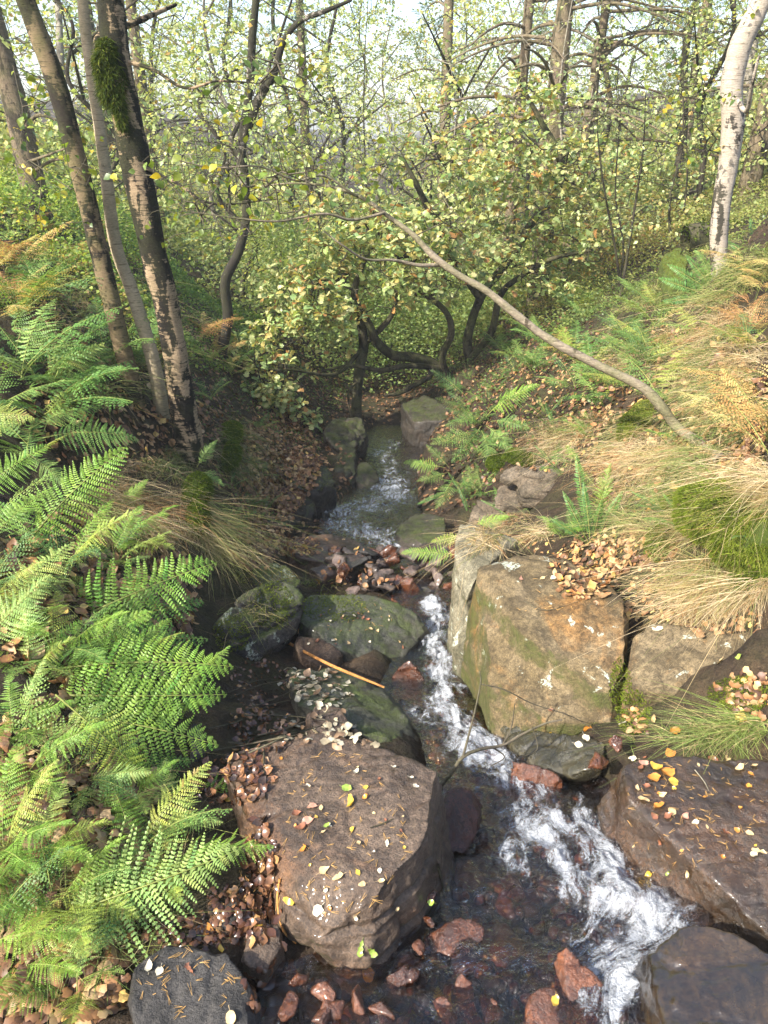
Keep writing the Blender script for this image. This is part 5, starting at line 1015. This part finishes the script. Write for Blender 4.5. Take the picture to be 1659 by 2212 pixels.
def grass(label, regions, n_, each, length, width, cols, seed, droop=1.0, spread=.55, bias=(0, 0, 1), lv=.85, tuft=1.5):
    p, nn_ = region_pts(n_, regions, seed); kp = fbm(p, 3.1, 3, seed+8) > rng.uniform(-.6, .25, len(p)); p = p[kp]; nn_ = nn_[kp]; d = nn_*.4+np.array(bias)*.8+tuft*np.stack([noise(p, 5.5, seed+1), noise(p, 5.5, seed+2), .4*noise(p, 5.5, seed+3)], 1)+.5*tuft*np.stack([noise(p, 17, seed+4), noise(p, 17, seed+5), 0*p[:, 0]], 1)
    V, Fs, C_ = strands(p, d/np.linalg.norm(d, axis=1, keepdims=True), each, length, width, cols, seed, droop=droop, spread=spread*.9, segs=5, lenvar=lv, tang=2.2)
    # blades gather in tufts
    o = obj('grass', mesh_np('grass', V, Fs, M_GRASS, C_)); tag(o, label, kind='stuff'); return o
grass('straw coloured grass hanging over the right bank', [(1500, 1070, 210, 110), (1350, 960, 170, 70), (1570, 820, 120, 140), (1400, 760, 120, 70), (1210, 940, 80, 40), (1520, 680, 140, 50)], 8500, 6, .075, .0011, G_STRAW, 51, 1.0, .6, bias=(-.1, -.15, .7))
grass('long bleached grass tumbling over the stones on the right', [(1540, 1260, 140, 50), (1440, 1310, 90, 30), (1120, 1140, 90, 30), (1050, 1170, 30, 16)], 1300, 7, .07, .0010, G_STRAW, 52, 1.3, .6, bias=(-.3, -.3, .5))
grass('tuft of fine grass on the ledge above the wet shelf', [(1500, 1590, 150, 22), (1400, 1600, 40, 22), (1620, 1570, 50, 25)], 420, 9, .065, .0009, G_STRAW[:4]+[((.2, .26, .06), 3)], 53, .7, .45, bias=(-.9, -.1, .5))
grass('pale grass on the far right slope', [(1600, 430, 90, 60), (1500, 620, 120, 40), (1600, 560, 80, 50), (1300, 640, 140, 40)], 2400, 6, .085, .0017, G_GREENG, 54, .8, .5)
grass('dry wispy grass on the hump below the birch trio', [(330, 1040, 110, 50), (250, 1110, 110, 60), (370, 1120, 60, 60), (400, 980, 60, 20)], 2200, 6, .075, .0011, G_STRAW, 55, 1.0, .6, bias=(.15, -.3, .8))
grass('matted grass hanging off the second hump of the left bank', [(500, 960, 50, 70), (460, 1130, 30, 80), (440, 1100, 25, 60)], 900, 8, .075, .0012, G_GREENG+G_STRAW[:2], 56, 1.4, .4, bias=(.5, -.5, -.2))
grass('sparse grass among the ferns of the left bank', [(150, 1300, 200, 140), (150, 1150, 160, 80), (200, 1850, 230, 250), (520, 1330, 60, 40)], 1800, 4, .055, .0010, G_GREENG+G_STRAW[:2], 57, .9, .6)
grass('grass and stalks on the left slope behind the ferns', [(200, 760, 180, 120), (330, 700, 120, 100), (150, 600, 180, 80)], 1800, 4, .12, .0022, G_GREENG+G_STRAW[:3], 58, .8, .5)
grass('grass tuft on the flat mossy slab edge', [(690, 1262, 40, 8)], 40, 8, .06, .0012, G_GREENG, 59, .8, .5)

def moss_on(label, regions, n_, each, length, width, cols, seed):
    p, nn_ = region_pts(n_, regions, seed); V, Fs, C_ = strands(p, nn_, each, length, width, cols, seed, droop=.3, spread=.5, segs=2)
    tag(obj('moss', mesh_np('moss', V, Fs, M_MOSS, C_)), label, kind='stuff')
# rounded moss cushions
def cushion(label, blobs, cols, seed, dens=2600, ln=.013, wd=.0016):
    P_, N_ = [], []
    for i, (u, v, y, r) in enumerate(blobs):
        c = Y(u, v, y); a, b_ = ellipsoid_pts(c, r, int(dens*(r[0]*r[2]+r[0]*r[1])/.02), seed+i, -.5); P_.append(a); N_.append(b_)
    P_ = np.concatenate(P_); N_ = np.concatenate(N_); b0 = P_.mean(0); b0[2] = P_[:, 2].min()
    root = empty('moss_cushion', b0, label, 'moss')
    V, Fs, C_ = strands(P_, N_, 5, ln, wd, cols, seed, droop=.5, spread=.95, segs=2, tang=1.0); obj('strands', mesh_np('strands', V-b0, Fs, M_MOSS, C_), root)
    core = []
    for (u, v, y, r) in blobs:
        q = IV*np.array(r)*.97; q = q*(1+.12*noise(IV, 2, seed)[:, None])+Y(u, v, y)-b0; core.append((q, IF))
    Vc, Fc = join(core); obj('cushion', mesh_np('cushion', Vc, Fc, M_MOSS, np.tile(np.array([.05, .07, .012]), (len(Vc), 1)), smooth=True), root)
    return root
def surf_y(u, v, d=0):
    h = hit(u, v); return h[0].y+d
cushion('large yellow green moss mound under straw grass at the right edge', [(1580, 1110, surf_y(1580, 1110, .05), (.26, .2, .14)), (1640, 1170, surf_y(1640, 1170, .05), (.2, .2, .16)), (1490, 1100, surf_y(1490, 1100, .05), (.13, .13, .09))], G_MOSSB, 71)
cushion('moss cushion dangling over the leaf hollow right of the tan boulder', [(1430, 1180, surf_y(1430, 1180, .04), (.07, .1, .12)), (1640, 1250, surf_y(1640, 1250, .03), (.10, .1, .12))][:1], G_MOSS, 73)
cushion('moss cushion over the square tan stone at the right edge', [(1640, 1250, surf_y(1640, 1250, .03), (.10, .1, .12))], G_MOSS, 74)
cushion('bright moss mound where the leaning tree roots', [(1385, 930, surf_y(1385, 930, .05), (.15, .13, .14)), (1400, 890, surf_y(1400, 890, .05), (.10, .1, .08))], G_MOSSB, 75)
cushion('mossy lip of the grassy hump below the birch trio', [(425, 1060, surf_y(400, 1060, .02), (.09, .18, .10)), (430, 1120, surf_y(400, 1110, .02), (.07, .13, .12))], G_MOSS, 77)
cushion('mossy edge of the second hump of the left bank', [(495, 935, surf_y(490, 940, .05), (.10, .25, .07)), (500, 985, surf_y(480, 1000, .05), (.06, .2, .12))], G_MOSS, 79, ln=.02)
cushion('green moss on top of the layered rock ledge', [(1130, 985, surf_y(1130, 985, .02), (.16, .12, .06)), (1080, 1000, surf_y(1080, 1000, .02), (.12, .1, .07))], G_MOSS, 81)
moss_on('thin moss growing over the mossy stones', [(590, 1310, 50, 50), (500, 1370, 40, 40), (570, 1245, 70, 20), (720, 1310, 70, 35), (1460, 565, 28, 38), (1460, 570, 28, 38), (1600, 1500, 70, 40), (1370, 1540, 40, 50), (690, 1020, 40, 40), (1340, 1480, 25, 60)], 6500, 3, .010, .0012, G_MOSSB, 82)

def undergrowth(label, boxes, n_, h_, size, cols, seed, mat=M_FAR):
    r_ = np.random.default_rng(seed); q = []
    for x0, x1, y0, y1 in boxes:
        a = np.stack([r_.uniform(x0, x1, n_), r_.uniform(y0, y1, n_)], 1); cx, cw, _ = stream_at(a[:, 1]); q.append(a[(np.abs(a[:, 0]-cx) > cw+.5) | (a[:, 1] > 11.2)])
    q = np.concatenate(q); z = ground_z(q[:, 0], q[:, 1]); p3 = np.stack([q[:, 0], q[:, 1], 0*z], 1); bump_ = np.clip(.5+fbm(p3, .55, 3, seed), .05, 1.3)
    p3[:, 2] = z+h_*bump_*r_.uniform(0, 1, len(z))**.6; d = r_.normal(size=p3.shape); d[:, 2] *= .4; R_ = frames(d, np.array([0, 0, 1.])+r_.normal(0, .7, p3.shape))
    pal = np.array([c[0] for c in cols]); w_ = np.array([c[1] for c in cols], float); w_ /= w_.sum(); ci = np.clip(((noise(p3, .35, seed+2)*.5+.5)*.6+r_.uniform(0, 1, len(z))*.4)*len(pal), 0, len(pal)-1).astype(int)
    C_ = pal[ci]*r_.uniform(.6, 1.25, (len(z), 1)); S = size*r_.uniform(.6, 1.3, len(z))*np.clip(p3[:, 1]/14, .7, 2.2)
    V, Fs, C_ = scatter_mesh(L_SMALL[0], L_SMALL[1], R_, p3, S, C_); tag(obj('undergrowth', mesh_np('undergrowth', V, Fs, mat, C_)), label, kind='stuff')
undergrowth('low leafy undergrowth across the floor of the wood', [(-16, 16, 12, 24), (-24, 24, 22, 44)], 60000, 1.0, .09, [((.16, .25, .08), 1), ((.26, .34, .12), 1), ((.36, .40, .14), 1), ((.46, .40, .16), 1), ((.40, .26, .12), 1)], 61)
undergrowth('low bushes growing in the gully beyond the oak stems', [(-2.2, 3.2, 11.6, 15)], 34000, 1.7, .06, [((.20, .30, .09), 1), ((.34, .42, .14), 1), ((.48, .50, .18), 1), ((.52, .42, .16), 1)], 64)
undergrowth('short green growth on the slope by the saplings', [(2.0, 7.5, 8.6, 14)], 22000, .35, .05, [((.14, .22, .06), 1), ((.26, .32, .09), 1), ((.38, .38, .12), 1), ((.40, .26, .10), 1)], 65)
undergrowth('small plants and moss on the ravine sides', [(-3.2, -.6, 5.5, 13), (.6, 3.0, 5.5, 14)], 9000, .16, .035, [((.08, .13, .02), 1), ((.14, .20, .04), 1), ((.10, .17, .04), 1), ((.22, .26, .06), 1)], 63, M_LEAF)
undergrowth('bright bramble and bilberry leaves on the left slope', [(-5.5, -1.9, 6.5, 12.5)], 26000, .55, .055, [((.10, .20, .05), 1), ((.20, .32, .07), 1), ((.34, .42, .10), 1), ((.46, .36, .12), 1)], 62)

# dead leaves: a carpet nobody could count
LC = [((.24, .12, .05), 4), ((.33, .19, .085), 3), ((.15, .075, .035), 3), ((.40, .27, .13), 2), ((.10, .05, .03), 2), ((.50, .33, .10), 1)]
def litter(label, regions, n_, size, cols, seed, mat=M_LITTER, lift=.012, tilt=.35):
    p, nn_ = region_pts(n_, regions, seed); r_ = np.random.default_rng(seed); m_ = len(p)
    up = nn_+r_.normal(0, tilt, (m_, 3)); d = r_.normal(size=(m_, 3)); R_ = frames(np.cross(up, d), up)
    pal = np.array([c[0] for c in cols]); w_ = np.array([c[1] for c in cols], float); w_ /= w_.sum(); C_ = pal[r_.choice(len(pal), m_, p=w_)]*r_.uniform(.7, 1.3, (m_, 1))
    hf = m_//2; out = []
    for tm, a, b_ in ((leaf_template([.03, .34, .40, .24, .03], .35, .7), 0, hf), (leaf_template([.04, .14, .26, .18, .34, .12], -.3, -.9), hf, m_)):
        T = p[a:b_]+nn_[a:b_]*r_.uniform(0, lift, (b_-a, 1))
        out.append(scatter_mesh(tm[0], tm[1], R_[a:b_], T, size*r_.uniform(.6, 1.3, b_-a), C_[a:b_]))
    V = np.concatenate([o_[0] for o_ in out]); F_ = np.concatenate([out[0][1][0], out[1][1][0]+len(out[0][0])]); C2 = np.concatenate([o_[2] for o_ in out])
    o = obj('leaf_litter', mesh_np('leaf_litter', V, F_, mat, C2)); tag(o, label, kind='stuff'); return o
litter('brown dead leaves carpeting the shaded hollow left of the pools', [(600, 1000, 90, 110), (560, 1130, 70, 70), (540, 1190, 60, 40), (640, 1180, 50, 20)], 5200, .048, LC, 91)
litter('orange and brown leaves in the hollow beside the tan boulder', [(1270, 1240, 80, 60), (1310, 1200, 80, 50), (1380, 1190, 90, 40), (1200, 1180, 70, 20), (1560, 1340, 100, 30), (1430, 1290, 90, 50), (1620, 1500, 60, 40), (1380, 1560, 30, 30)], 950, .038, LC+[((.42, .19, .07), 2), ((.45, .30, .13), 1.5)], 92)
litter('wet leaves and scraps packed between the stones of the near left bank', [(560, 1900, 40, 130), (500, 1690, 90, 50), (560, 1580, 70, 60), (620, 2150, 90, 60), (760, 2150, 120, 40), (500, 1980, 60, 60), (560, 1480, 60, 60), (420, 2010, 120, 30)], 1250, .029, [((.13, .06, .03), 4), ((.2, .1, .05), 3), ((.08, .035, .02), 4), ((.30, .17, .07), 1.5), ((.05, .03, .02), 2)], 93, mat=M_WETLEAF)
litter('pale fallen leaves strewn over the sloping slab', [(700, 1500, 60, 50), (680, 1580, 90, 25), (760, 1600, 60, 15), (640, 1470, 30, 30)], 170, .038, [((.40, .36, .26), 3), ((.30, .25, .16), 3), ((.22, .14, .08), 3)], 94, tilt=.25)
litter('dead leaves under the ferns and along the slopes', [(200, 1300, 230, 200), (250, 900, 200, 120), (1450, 900, 220, 200), (1200, 900, 200, 120), (150, 1800, 200, 300), (120, 2150, 160, 70), (300, 700, 250, 100), (1150, 760, 200, 80)], 7000, .05, LC, 95)
def litter_box(label, boxes, size, cols, seed, nmax=1.0):
    global region_pts
    r_ = random.Random(seed); Ps, Ns = [], []
    for x0, x1, y0, y1, n_ in boxes:
        for _ in range(n_):
            y = r_.uniform(y0, y1); cx, cw, cz = stream_at(np.array([y])); x = float(cx[0])+r_.uniform(x0, x1)
            if y < 10.4 and abs(x-cx[0]) < cw[0]+.03: continue
            g_ = gz1(x, y); h = drop(x, y, g_+.6)
            if h and h[0].z < g_+.06: Ps.append(h[0][:]); Ns.append(h[1][:])
    keep_ = region_pts; region_pts = lambda *a, **k: (np.array(Ps), np.array(Ns)); o = litter(label, None, 0, size, cols, seed); region_pts = keep_; return o
litter_box('leaf fall over the sides and far end of the ravine', [(-2.6, 2.2, 6, 14, 9000), (-1.6, -.3, 5.2, 7, 1500)], .05, [((.16, .08, .035), 4), ((.24, .13, .06), 3), ((.10, .05, .025), 4), ((.36, .22, .10), 1)], 97)
litter('leaves scattered over the rubble heap', [(800, 1240, 130, 30), (740, 1180, 90, 20)], 110, .042, LC, 96)

# single fallen leaves lying on the rocks
LM = {}
def one_leaf(u, v, size, col, label, group, kind='birch', wet=False, lift=.004):
    h = hit(u, v)
    if h is None: return
    key = (kind, col, wet, random.randrange(3))
    if key not in LM:
        tm = {'birch': leaf_template([.04, .34, .42, .38, .24, .03], .22, .35), 'oak': leaf_template([.03, .10, .20, .13, .30, .20, .34, .14], .2, .5), 'round': leaf_template([.10, .40, .50, .48, .36, .12], .15, .3)}[kind]
        V = (tm[0]-np.array([0, .5, 0]))*np.array([random.uniform(.65, 1.0), 1, 1]); V = V+rng.normal(0, .035, V.shape)*np.array([1, 1, 1.6]); V[:, 2] += random.uniform(-.5, .9)*V[:, 0]**2+random.uniform(-.3, .9)*V[:, 1]**2; st = np.array([(-.012, -.5, 0), (.012, -.5, 0), (.012, -.85, .03), (-.012, -.85, .03)])
        C_ = np.tile(np.array(col), (len(V)+4, 1)); C_ *= rng.uniform(.75, 1.2, (len(C_), 1))
        LM[key] = mesh_np('fallen_leaf', np.concatenate([V, st]), np.concatenate([tm[1], [[len(V), len(V)+1, len(V)+2, len(V)+3]]]), M_WETLEAF if wet else M_LITTER, C_, smooth=True)
    n_ = (h[1]+Vector((random.gauss(0, .13), random.gauss(0, .13), random.gauss(0, .1)))).normalized(); a = random.uniform(0, 6.28)
    t_ = n_.cross(Vector((math.cos(a), math.sin(a), .1))).normalized(); x = t_.cross(n_)
    M = Matrix((x*size, t_*size, n_*size)).transposed().to_4x4(); M.translation = h[0]+h[1]*lift
    o = bpy.data.objects.new('fallen_leaf', LM[key]); link(o); o.matrix_world = M; tag(o, label, 'leaf', group); return o
random.seed(33)
YE = (.52, .34, .05); OR = (.48, .20, .035); TN = (.55, .40, .20); CR = (.62, .55, .40); BR = (.22, .09, .045); PK = (.42, .22, .15); GN = (.25, .34, .06)
lst = [  # u v size colour kind phrase
 (760, 1735, .05, YE, 'round', 'yellow leaf on the back half of the large brown boulder'), (750, 1705, .04, GN, 'birch', 'green leaf at the back of the large brown boulder'), (700, 1880, .038, TN, 'birch', 'tan leaf in the middle of the large brown boulder'), (732, 1895, .04, TN, 'birch', 'curled tan leaf right of centre on the large brown boulder'),
 (687, 1966, .04, CR, 'birch', 'cream leaf at the front of the large brown boulder'), (630, 1945, .045, YE, 'round', 'golden leaf at the left front edge of the large brown boulder'), (762, 1795, .028, YE, 'birch', 'small yellow leaf by the grain line of the large brown boulder'), (780, 2045, .05, GN, 'oak', 'green oak sprig on the step of the large brown boulder'), (800, 2052, .04, GN, 'oak', 'second green oak leaf on the step of the large brown boulder'),
 (665, 1775, .045, PK, 'round', 'pinkish leaf in the cluster on the large brown boulder'), (650, 1790, .04, BR, 'birch', 'dark brown leaf in the cluster on the large brown boulder'), (675, 1745, .04, PK, 'round', 'dusty pink leaf above the cluster on the large brown boulder'), (640, 1760, .035, BR, 'birch', 'brown leaf left of the cluster on the large brown boulder'), (770, 1670, .03, CR, 'birch', 'cream leaf near the far edge of the large brown boulder'), (660, 1835, .03, OR, 'birch', 'orange scrap of leaf on the large brown boulder'), (708, 1785, .026, GN, 'birch', 'tiny green leaf on the large brown boulder'),
 (665, 1700, .03, BR, 'oak', 'dark oak leaf at the back left of the large brown boulder'), (548, 1845, .05, TN, 'birch', 'long tan leaf left of the large brown boulder'), (552, 1995, .05, YE, 'oak', 'yellow oak leaf on the small brown block'), (445, 2010, .045, OR, 'round', 'orange round leaf above the dark slab'), (325, 2088, .035, CR, 'birch', 'cream leaf at the back of the dark slab'), (345, 2100, .03, CR, 'round', 'pale leaf beside the cream one on the dark slab'), (410, 2095, .035, BR, 'oak', 'brown leaf in the middle of the dark slab'), (475, 2052, .028, YE, 'birch', 'yellow leaf at the far edge of the dark slab'), (500, 2200, .04, TN, 'round', 'tan leaf at the front of the dark slab'),
 (490, 1730, .03, YE, 'round', 'yellow leaf among the fern tips'), (610, 2045, .035, PK, 'round', 'round pink leaf below the large brown boulder'), (595, 2115, .03, YE, 'birch', 'yellow leaf in the wet litter below the small brown block'), (795, 2105, .045, YE, 'round', 'bright yellow leaf under the front of the large brown boulder'), (912, 2025, .035, YE, 'round', 'yellow leaf on the water by the shiny red stone'), (930, 1950, .025, GN, 'birch', 'yellow green leaf in the crack beside the large brown boulder'), (1198, 2165, .035, YE, 'round', 'yellow leaf stuck on the squat rust coloured stone'), (165, 1720, .04, OR, 'oak', 'orange oak leaf caught on the lower ferns'), (262, 2010, .03, OR, 'oak', 'tan leaf on the soil left of the dark slab'),
 (1460, 1583, .05, OR, 'round', 'amber leaf on the grass above the wet shelf'), (1272, 1572, .05, OR, 'round', 'amber leaf at the foot of the tan boulder'), (1265, 1595, .045, CR, 'round', 'cream leaf beside the amber one at the foot of the tan boulder'), (1250, 1610, .04, CR, 'round', 'lower cream leaf at the foot of the tan boulder'), (1190, 1583, .035, YE, 'birch', 'yellow leaf on the mossy foot of the tan boulder'), (1345, 1565, .045, CR, 'round', 'white leaf in the corner above the wet shelf'), (1190, 1535, .03, BR, 'birch', 'red brown leaf stuck on the face of the tan boulder'), (1600, 1550, .05, YE, 'round', 'yellow leaf right of the amber one on the ledge grass'),
 (1420, 1660, .055, YE, 'round', 'upper golden leaf in the wet pile on the brown shelf'), (1440, 1670, .055, OR, 'round', 'orange leaf in the wet pile on the brown shelf'), (1410, 1685, .055, OR, 'birch', 'lower orange leaf in the wet pile on the brown shelf'), (1455, 1690, .04, YE, 'round', 'small golden leaf right of the wet pile on the brown shelf'), (1390, 1730, .045, TN, 'round', 'olive tan leaf in the puddle on the brown shelf'), (1425, 1745, .04, OR, 'round', 'orange leaf in the middle of the puddle on the brown shelf'), (1450, 1755, .04, TN, 'round', 'tan leaf at the right of the puddle on the brown shelf'), (1480, 1765, .035, PK, 'birch', 'pinkish leaf at the end of the puddle on the brown shelf'), (1500, 1778, .03, CR, 'birch', 'thin cream leaf at the lip of the brown shelf'),
 (1570, 1640, .05, TN, 'oak', 'tan oak leaf on the back of the brown shelf'), (1600, 1660, .045, TN, 'birch', 'tan leaf near the back right of the brown shelf'), (1620, 1700, .03, OR, 'birch', 'orange scrap on the dark wet rock of the brown shelf'), (1640, 1840, .05, TN, 'oak', 'oak leaf with galls on the right of the brown shelf'), (1630, 1850, .03, CR, 'round', 'cream round gall leaf on the right of the brown shelf'), (1445, 1885, .022, GN, 'oak', 'tiny yellow green leaf on the wet side of the brown shelf'), (1370, 1640, .04, CR, 'birch', 'cream leaf at the back corner of the brown shelf'), (1390, 1650, .04, PK, 'round', 'faded pink leaf at the back of the brown shelf'), (1450, 1630, .045, OR, 'round', 'orange leaf at the grass edge of the brown shelf'), (1540, 1640, .04, BR, 'round', 'brown leaf at the grass edge of the brown shelf'),
 (1200, 1200, .05, OR, 'oak', 'orange leaf on top of the tan boulder'), (1195, 1250, .045, CR, 'birch', 'pale leaf on the top edge of the tan boulder'), (1225, 1280, .04, YE, 'round', 'yellow leaf in the leaves behind the tan boulder'), (1212, 1255, .04, YE, 'round', 'second yellow leaf on the tan boulder'), (1125, 1252, .04, PK, 'birch', 'pink brown leaf on the front top of the tan boulder'), (1172, 1250, .04, TN, 'birch', 'tan leaf on the front top of the tan boulder'), (1420, 1360, .055, CR, 'round', 'large cream leaf on top of the square tan stone'), (1600, 1420, .04, GN, 'birch', 'green leaf on the face of the square tan stone'), (1560, 1430, .045, TN, 'birch', 'tan leaf on the square tan stone'), (1405, 1100, .09, OR, 'oak', 'large curled orange leaf caught in the straw grass'),
 (690, 1255, .06, OR, 'oak', 'orange leaf on the back corner of the flat mossy slab'), (800, 1360, .03, TN, 'birch', 'tan leaf on the right of the flat mossy slab'), (815, 1365, .03, TN, 'birch', 'second tan leaf on the right of the flat mossy slab'), (642, 1362, .045, OR, 'birch', 'orange leaf in the crack of the flat mossy slab'), (1048, 1775, .05, GN, 'oak', 'bright green leaf floating at the edge of the foam'), (1052, 1800, .04, TN, 'oak', 'tan leaf below the bright green one in the foam'), (300, 1015, .08, OR, 'oak', 'orange leaf on the grassy hump'), (860, 1490, .04, TN, 'birch', 'tan leaf by the rust coloured stone in the rapids')]
for u, v, s, c, k, lb in lst: one_leaf(u, v, s*.82, c, lb, 'single fallen leaves', k, wet=(v > 1560))
for i in range(34): one_leaf(random.uniform(600, 900), random.uniform(1640, 1990), random.uniform(.010, .022), random.choice([TN, BR, OR, YE, CR]), 'tiny leaf fragment on the large brown boulder', 'leaf fragments on the large brown boulder', wet=True)
for i in range(26): one_leaf(random.uniform(1360, 1650), random.uniform(1620, 1900), random.uniform(.012, .03), random.choice([TN, BR, OR, YE]), 'tiny wet leaf fragment on the brown shelf', 'leaf fragments on the brown shelf', wet=True)
for i in range(24): one_leaf(random.uniform(660, 900), random.uniform(1280, 1400), random.uniform(.012, .03), random.choice([TN, BR, CR]), 'tiny leaf fragment on the flat mossy slab', 'leaf fragments on the flat mossy slab')

# ------------------------------------------------------------------ sticks and twigs
def stick(name, label, lines, bark, cat='twig', sides=8, group=None):
    b0 = np.array(lines[0][0][0]); root = empty(name, b0, label, cat, group); parts = [tube(np.array(l)-b0, r, sides, .06, 3, 4)[:2] for l, r in lines]
    V, F_ = join(parts); o = obj('stem', mesh_np('stem', V, F_, bark, smooth=True), root); return root
def on(u, v, d=.02): h = hit(u, v); return np.array(h[0][:])+np.array([0, -.3, 1])*d
stick('stick', 'long orange stripped stick lying across the slabs', [([on(618, 1392, .03), on(668, 1420, .03), on(720, 1448, .035), on(775, 1470, .03), on(830, 1495, .04)], [.0085, .008, .008, .007, .005])], B_STICK, 'stick')
yb = 2.05
stick('branch', 'thin dark branch arching over the rapids in front of the tan boulder', [
  (pts_y([(945, 1705, 1.95), (975, 1670, 1.98), (1000, 1635, 2.0), (1040, 1618, 2.05), (1085, 1610, 2.1), (1130, 1585, 2.12), (1180, 1562, 2.15), (1215, 1555, 2.15)]), [.008, .0075, .007, .006, .0055, .005, .004, .003]),
  (pts_y([(1000, 1635, 2.0), (1012, 1590, 2.03), (1025, 1540, 2.05), (1038, 1475, 2.08), (1036, 1450, 2.1)]), [.0045, .004, .0035, .003, .002]), (pts_y([(1038, 1478, 2.08), (1090, 1490, 2.1), (1150, 1520, 2.15), (1240, 1550, 2.2), (1300, 1590, 2.2)]), [.002, .002, .0018, .0015, .001]),
  (pts_y([(1085, 1610, 2.1), (1105, 1570, 2.12), (1112, 1520, 2.1)]), [.003, .0025, .0015]), (pts_y([(1060, 1612, 2.1), (1090, 1635, 2.1), (1060, 1655, 2.05)]), [.003, .0025, .002]), (pts_y([(1150, 1570, 2.12), (1160, 1620, 2.1), (1110, 1640, 2.0)]), [.002, .002, .001])], B_TWIG, 'branch')
random.seed(77)
for i in range(9):
    u0, v0 = random.uniform(430, 560), random.uniform(1500, 1640); u1, v1 = u0+random.uniform(120, 250), v0-random.uniform(-20, 90); L = [on(u0+(u1-u0)*t, v0+(v1-v0)*t+random.uniform(-6, 6), .03) for t in (0, .35, .7, 1)]
    stick('twig', 'thin dark twig among the pale leaves left of the sloping slab', [(L, [.0032, .0028, .0022, .0012])], B_TWIG, group='twigs by the sloping slab', sides=5)
for (us, lb, r, bk) in [([(945, 1870), (955, 1910), (962, 1950)], 'short black twig in the crack right of the large brown boulder', .005, B_DARK), ([(880, 2090), (900, 2130), (930, 2160)], 'dark wet twig below the large brown boulder', .005, B_DARK), ([(1060, 2080), (1090, 2130), (1110, 2190)], 'black twig lying in the bottom shallows', .006, B_DARK),
      ([(605, 1900), (600, 1950), (612, 2010), (640, 2040)], 'rusty root running down beside the large brown boulder', .004, B_STICK), ([(570, 1620), (572, 1680), (575, 1730)], 'dark upright twig at the fern edge of the large brown boulder', .003, B_DARK), ([(1500, 1665), (1520, 1690), (1530, 1710)], 'pale twig on the wet brown shelf', .002, B_PALE), ([(1130, 1300), (1180, 1320), (1250, 1300)], 'thin stem lying on the tan boulder', .0016, B_TWIG), ([(800, 1790), (830, 1780), (850, 1770)], 'small dark twig on the large brown boulder', .0018, B_DARK)]:
    L = [on(a, b_, .006) for a, b_ in us]; stick('twig', lb, [(L, [r]*(len(L)-1)+[r*.5])], bk, sides=6)
# pine needles on the rocks
def needles(label, regions, n_, seed):
    p, nn_ = region_pts(n_, regions, seed); r_ = np.random.default_rng(seed); d = np.cross(nn_, r_.normal(size=p.shape)); d /= np.linalg.norm(d, axis=1, keepdims=True); L = r_.uniform(.012, .03, len(p))[:, None]
    a = p+nn_*.003; d2 = np.cross(nn_, d)*.25+d; V, F_ = edge_tubes(np.concatenate([a, a]), np.concatenate([a+d*L, a+d2*L]), np.full(len(p)*2, .0007), np.full(len(p)*2, .0004), 3)
    tag(obj('pine_needles', mesh_np('pine_needles', V, F_, M_LITTER, np.tile(np.array([.50, .30, .10]), (len(V), 1)))), label, kind='stuff')
needles('pine needles scattered on the foreground rocks', [(740, 1800, 140, 180), (420, 2120, 120, 80), (1500, 1750, 150, 120), (760, 1330, 90, 50), (1200, 1300, 90, 60), (560, 1950, 50, 120)], 330, 5)
def ordinals():
    words = ['first', 'second', 'third', 'fourth', 'fifth', 'sixth', 'seventh', 'eighth', 'ninth', 'tenth', 'eleventh', 'twelfth', 'thirteenth', 'fourteenth', 'fifteenth', 'sixteenth', 'seventeenth', 'eighteenth', 'nineteenth', 'twentieth', 'twenty first', 'twenty second', 'twenty third', 'twenty fourth', 'twenty fifth', 'twenty sixth', 'twenty seventh', 'twenty eighth', 'twenty ninth', 'thirtieth']
    by = {}
    for o in bpy.data.objects:
        if o.get('category') in ('fern', 'tree', 'stone', 'twig') and o.parent is None: by.setdefault((o.get('group'), o['label']), []).append(o)
    for (g, lb), L in by.items():
        if len(L) < 2 or len(L) > 30 or not g: continue
        L.sort(key=lambda o: o.location.x/max(.3, (Vector(o.location)-Vector(EYE)).dot(Vector(cF))))
        for w_, o in zip(words, L): o['label'] = lb+', '+w_+' from the left'
ordinals()
def add_haze():
    v = np.array([(x, y, z) for x in (-300, 300) for y in (-120, 320) for z in (-8, 17)], float); f = np.array([(0, 1, 3, 2), (4, 6, 7, 5), (0, 4, 5, 1), (2, 3, 7, 6), (0, 2, 6, 4), (1, 5, 7, 3)])
    m, t, out = newmat('haze'); n = N(t); pv_ = n('VolumePrincipled', {'Color': (.93, .97, 1.0), 'Density': .0016, 'Anisotropy': .0}); t.links.new(pv_.outputs[0], out.inputs['Volume'])
    tag(obj('haze', mesh_np('haze', v, f, m)), 'thin bright haze in the wood', kind='stuff')
add_haze()
print('built', len(bpy.data.objects))
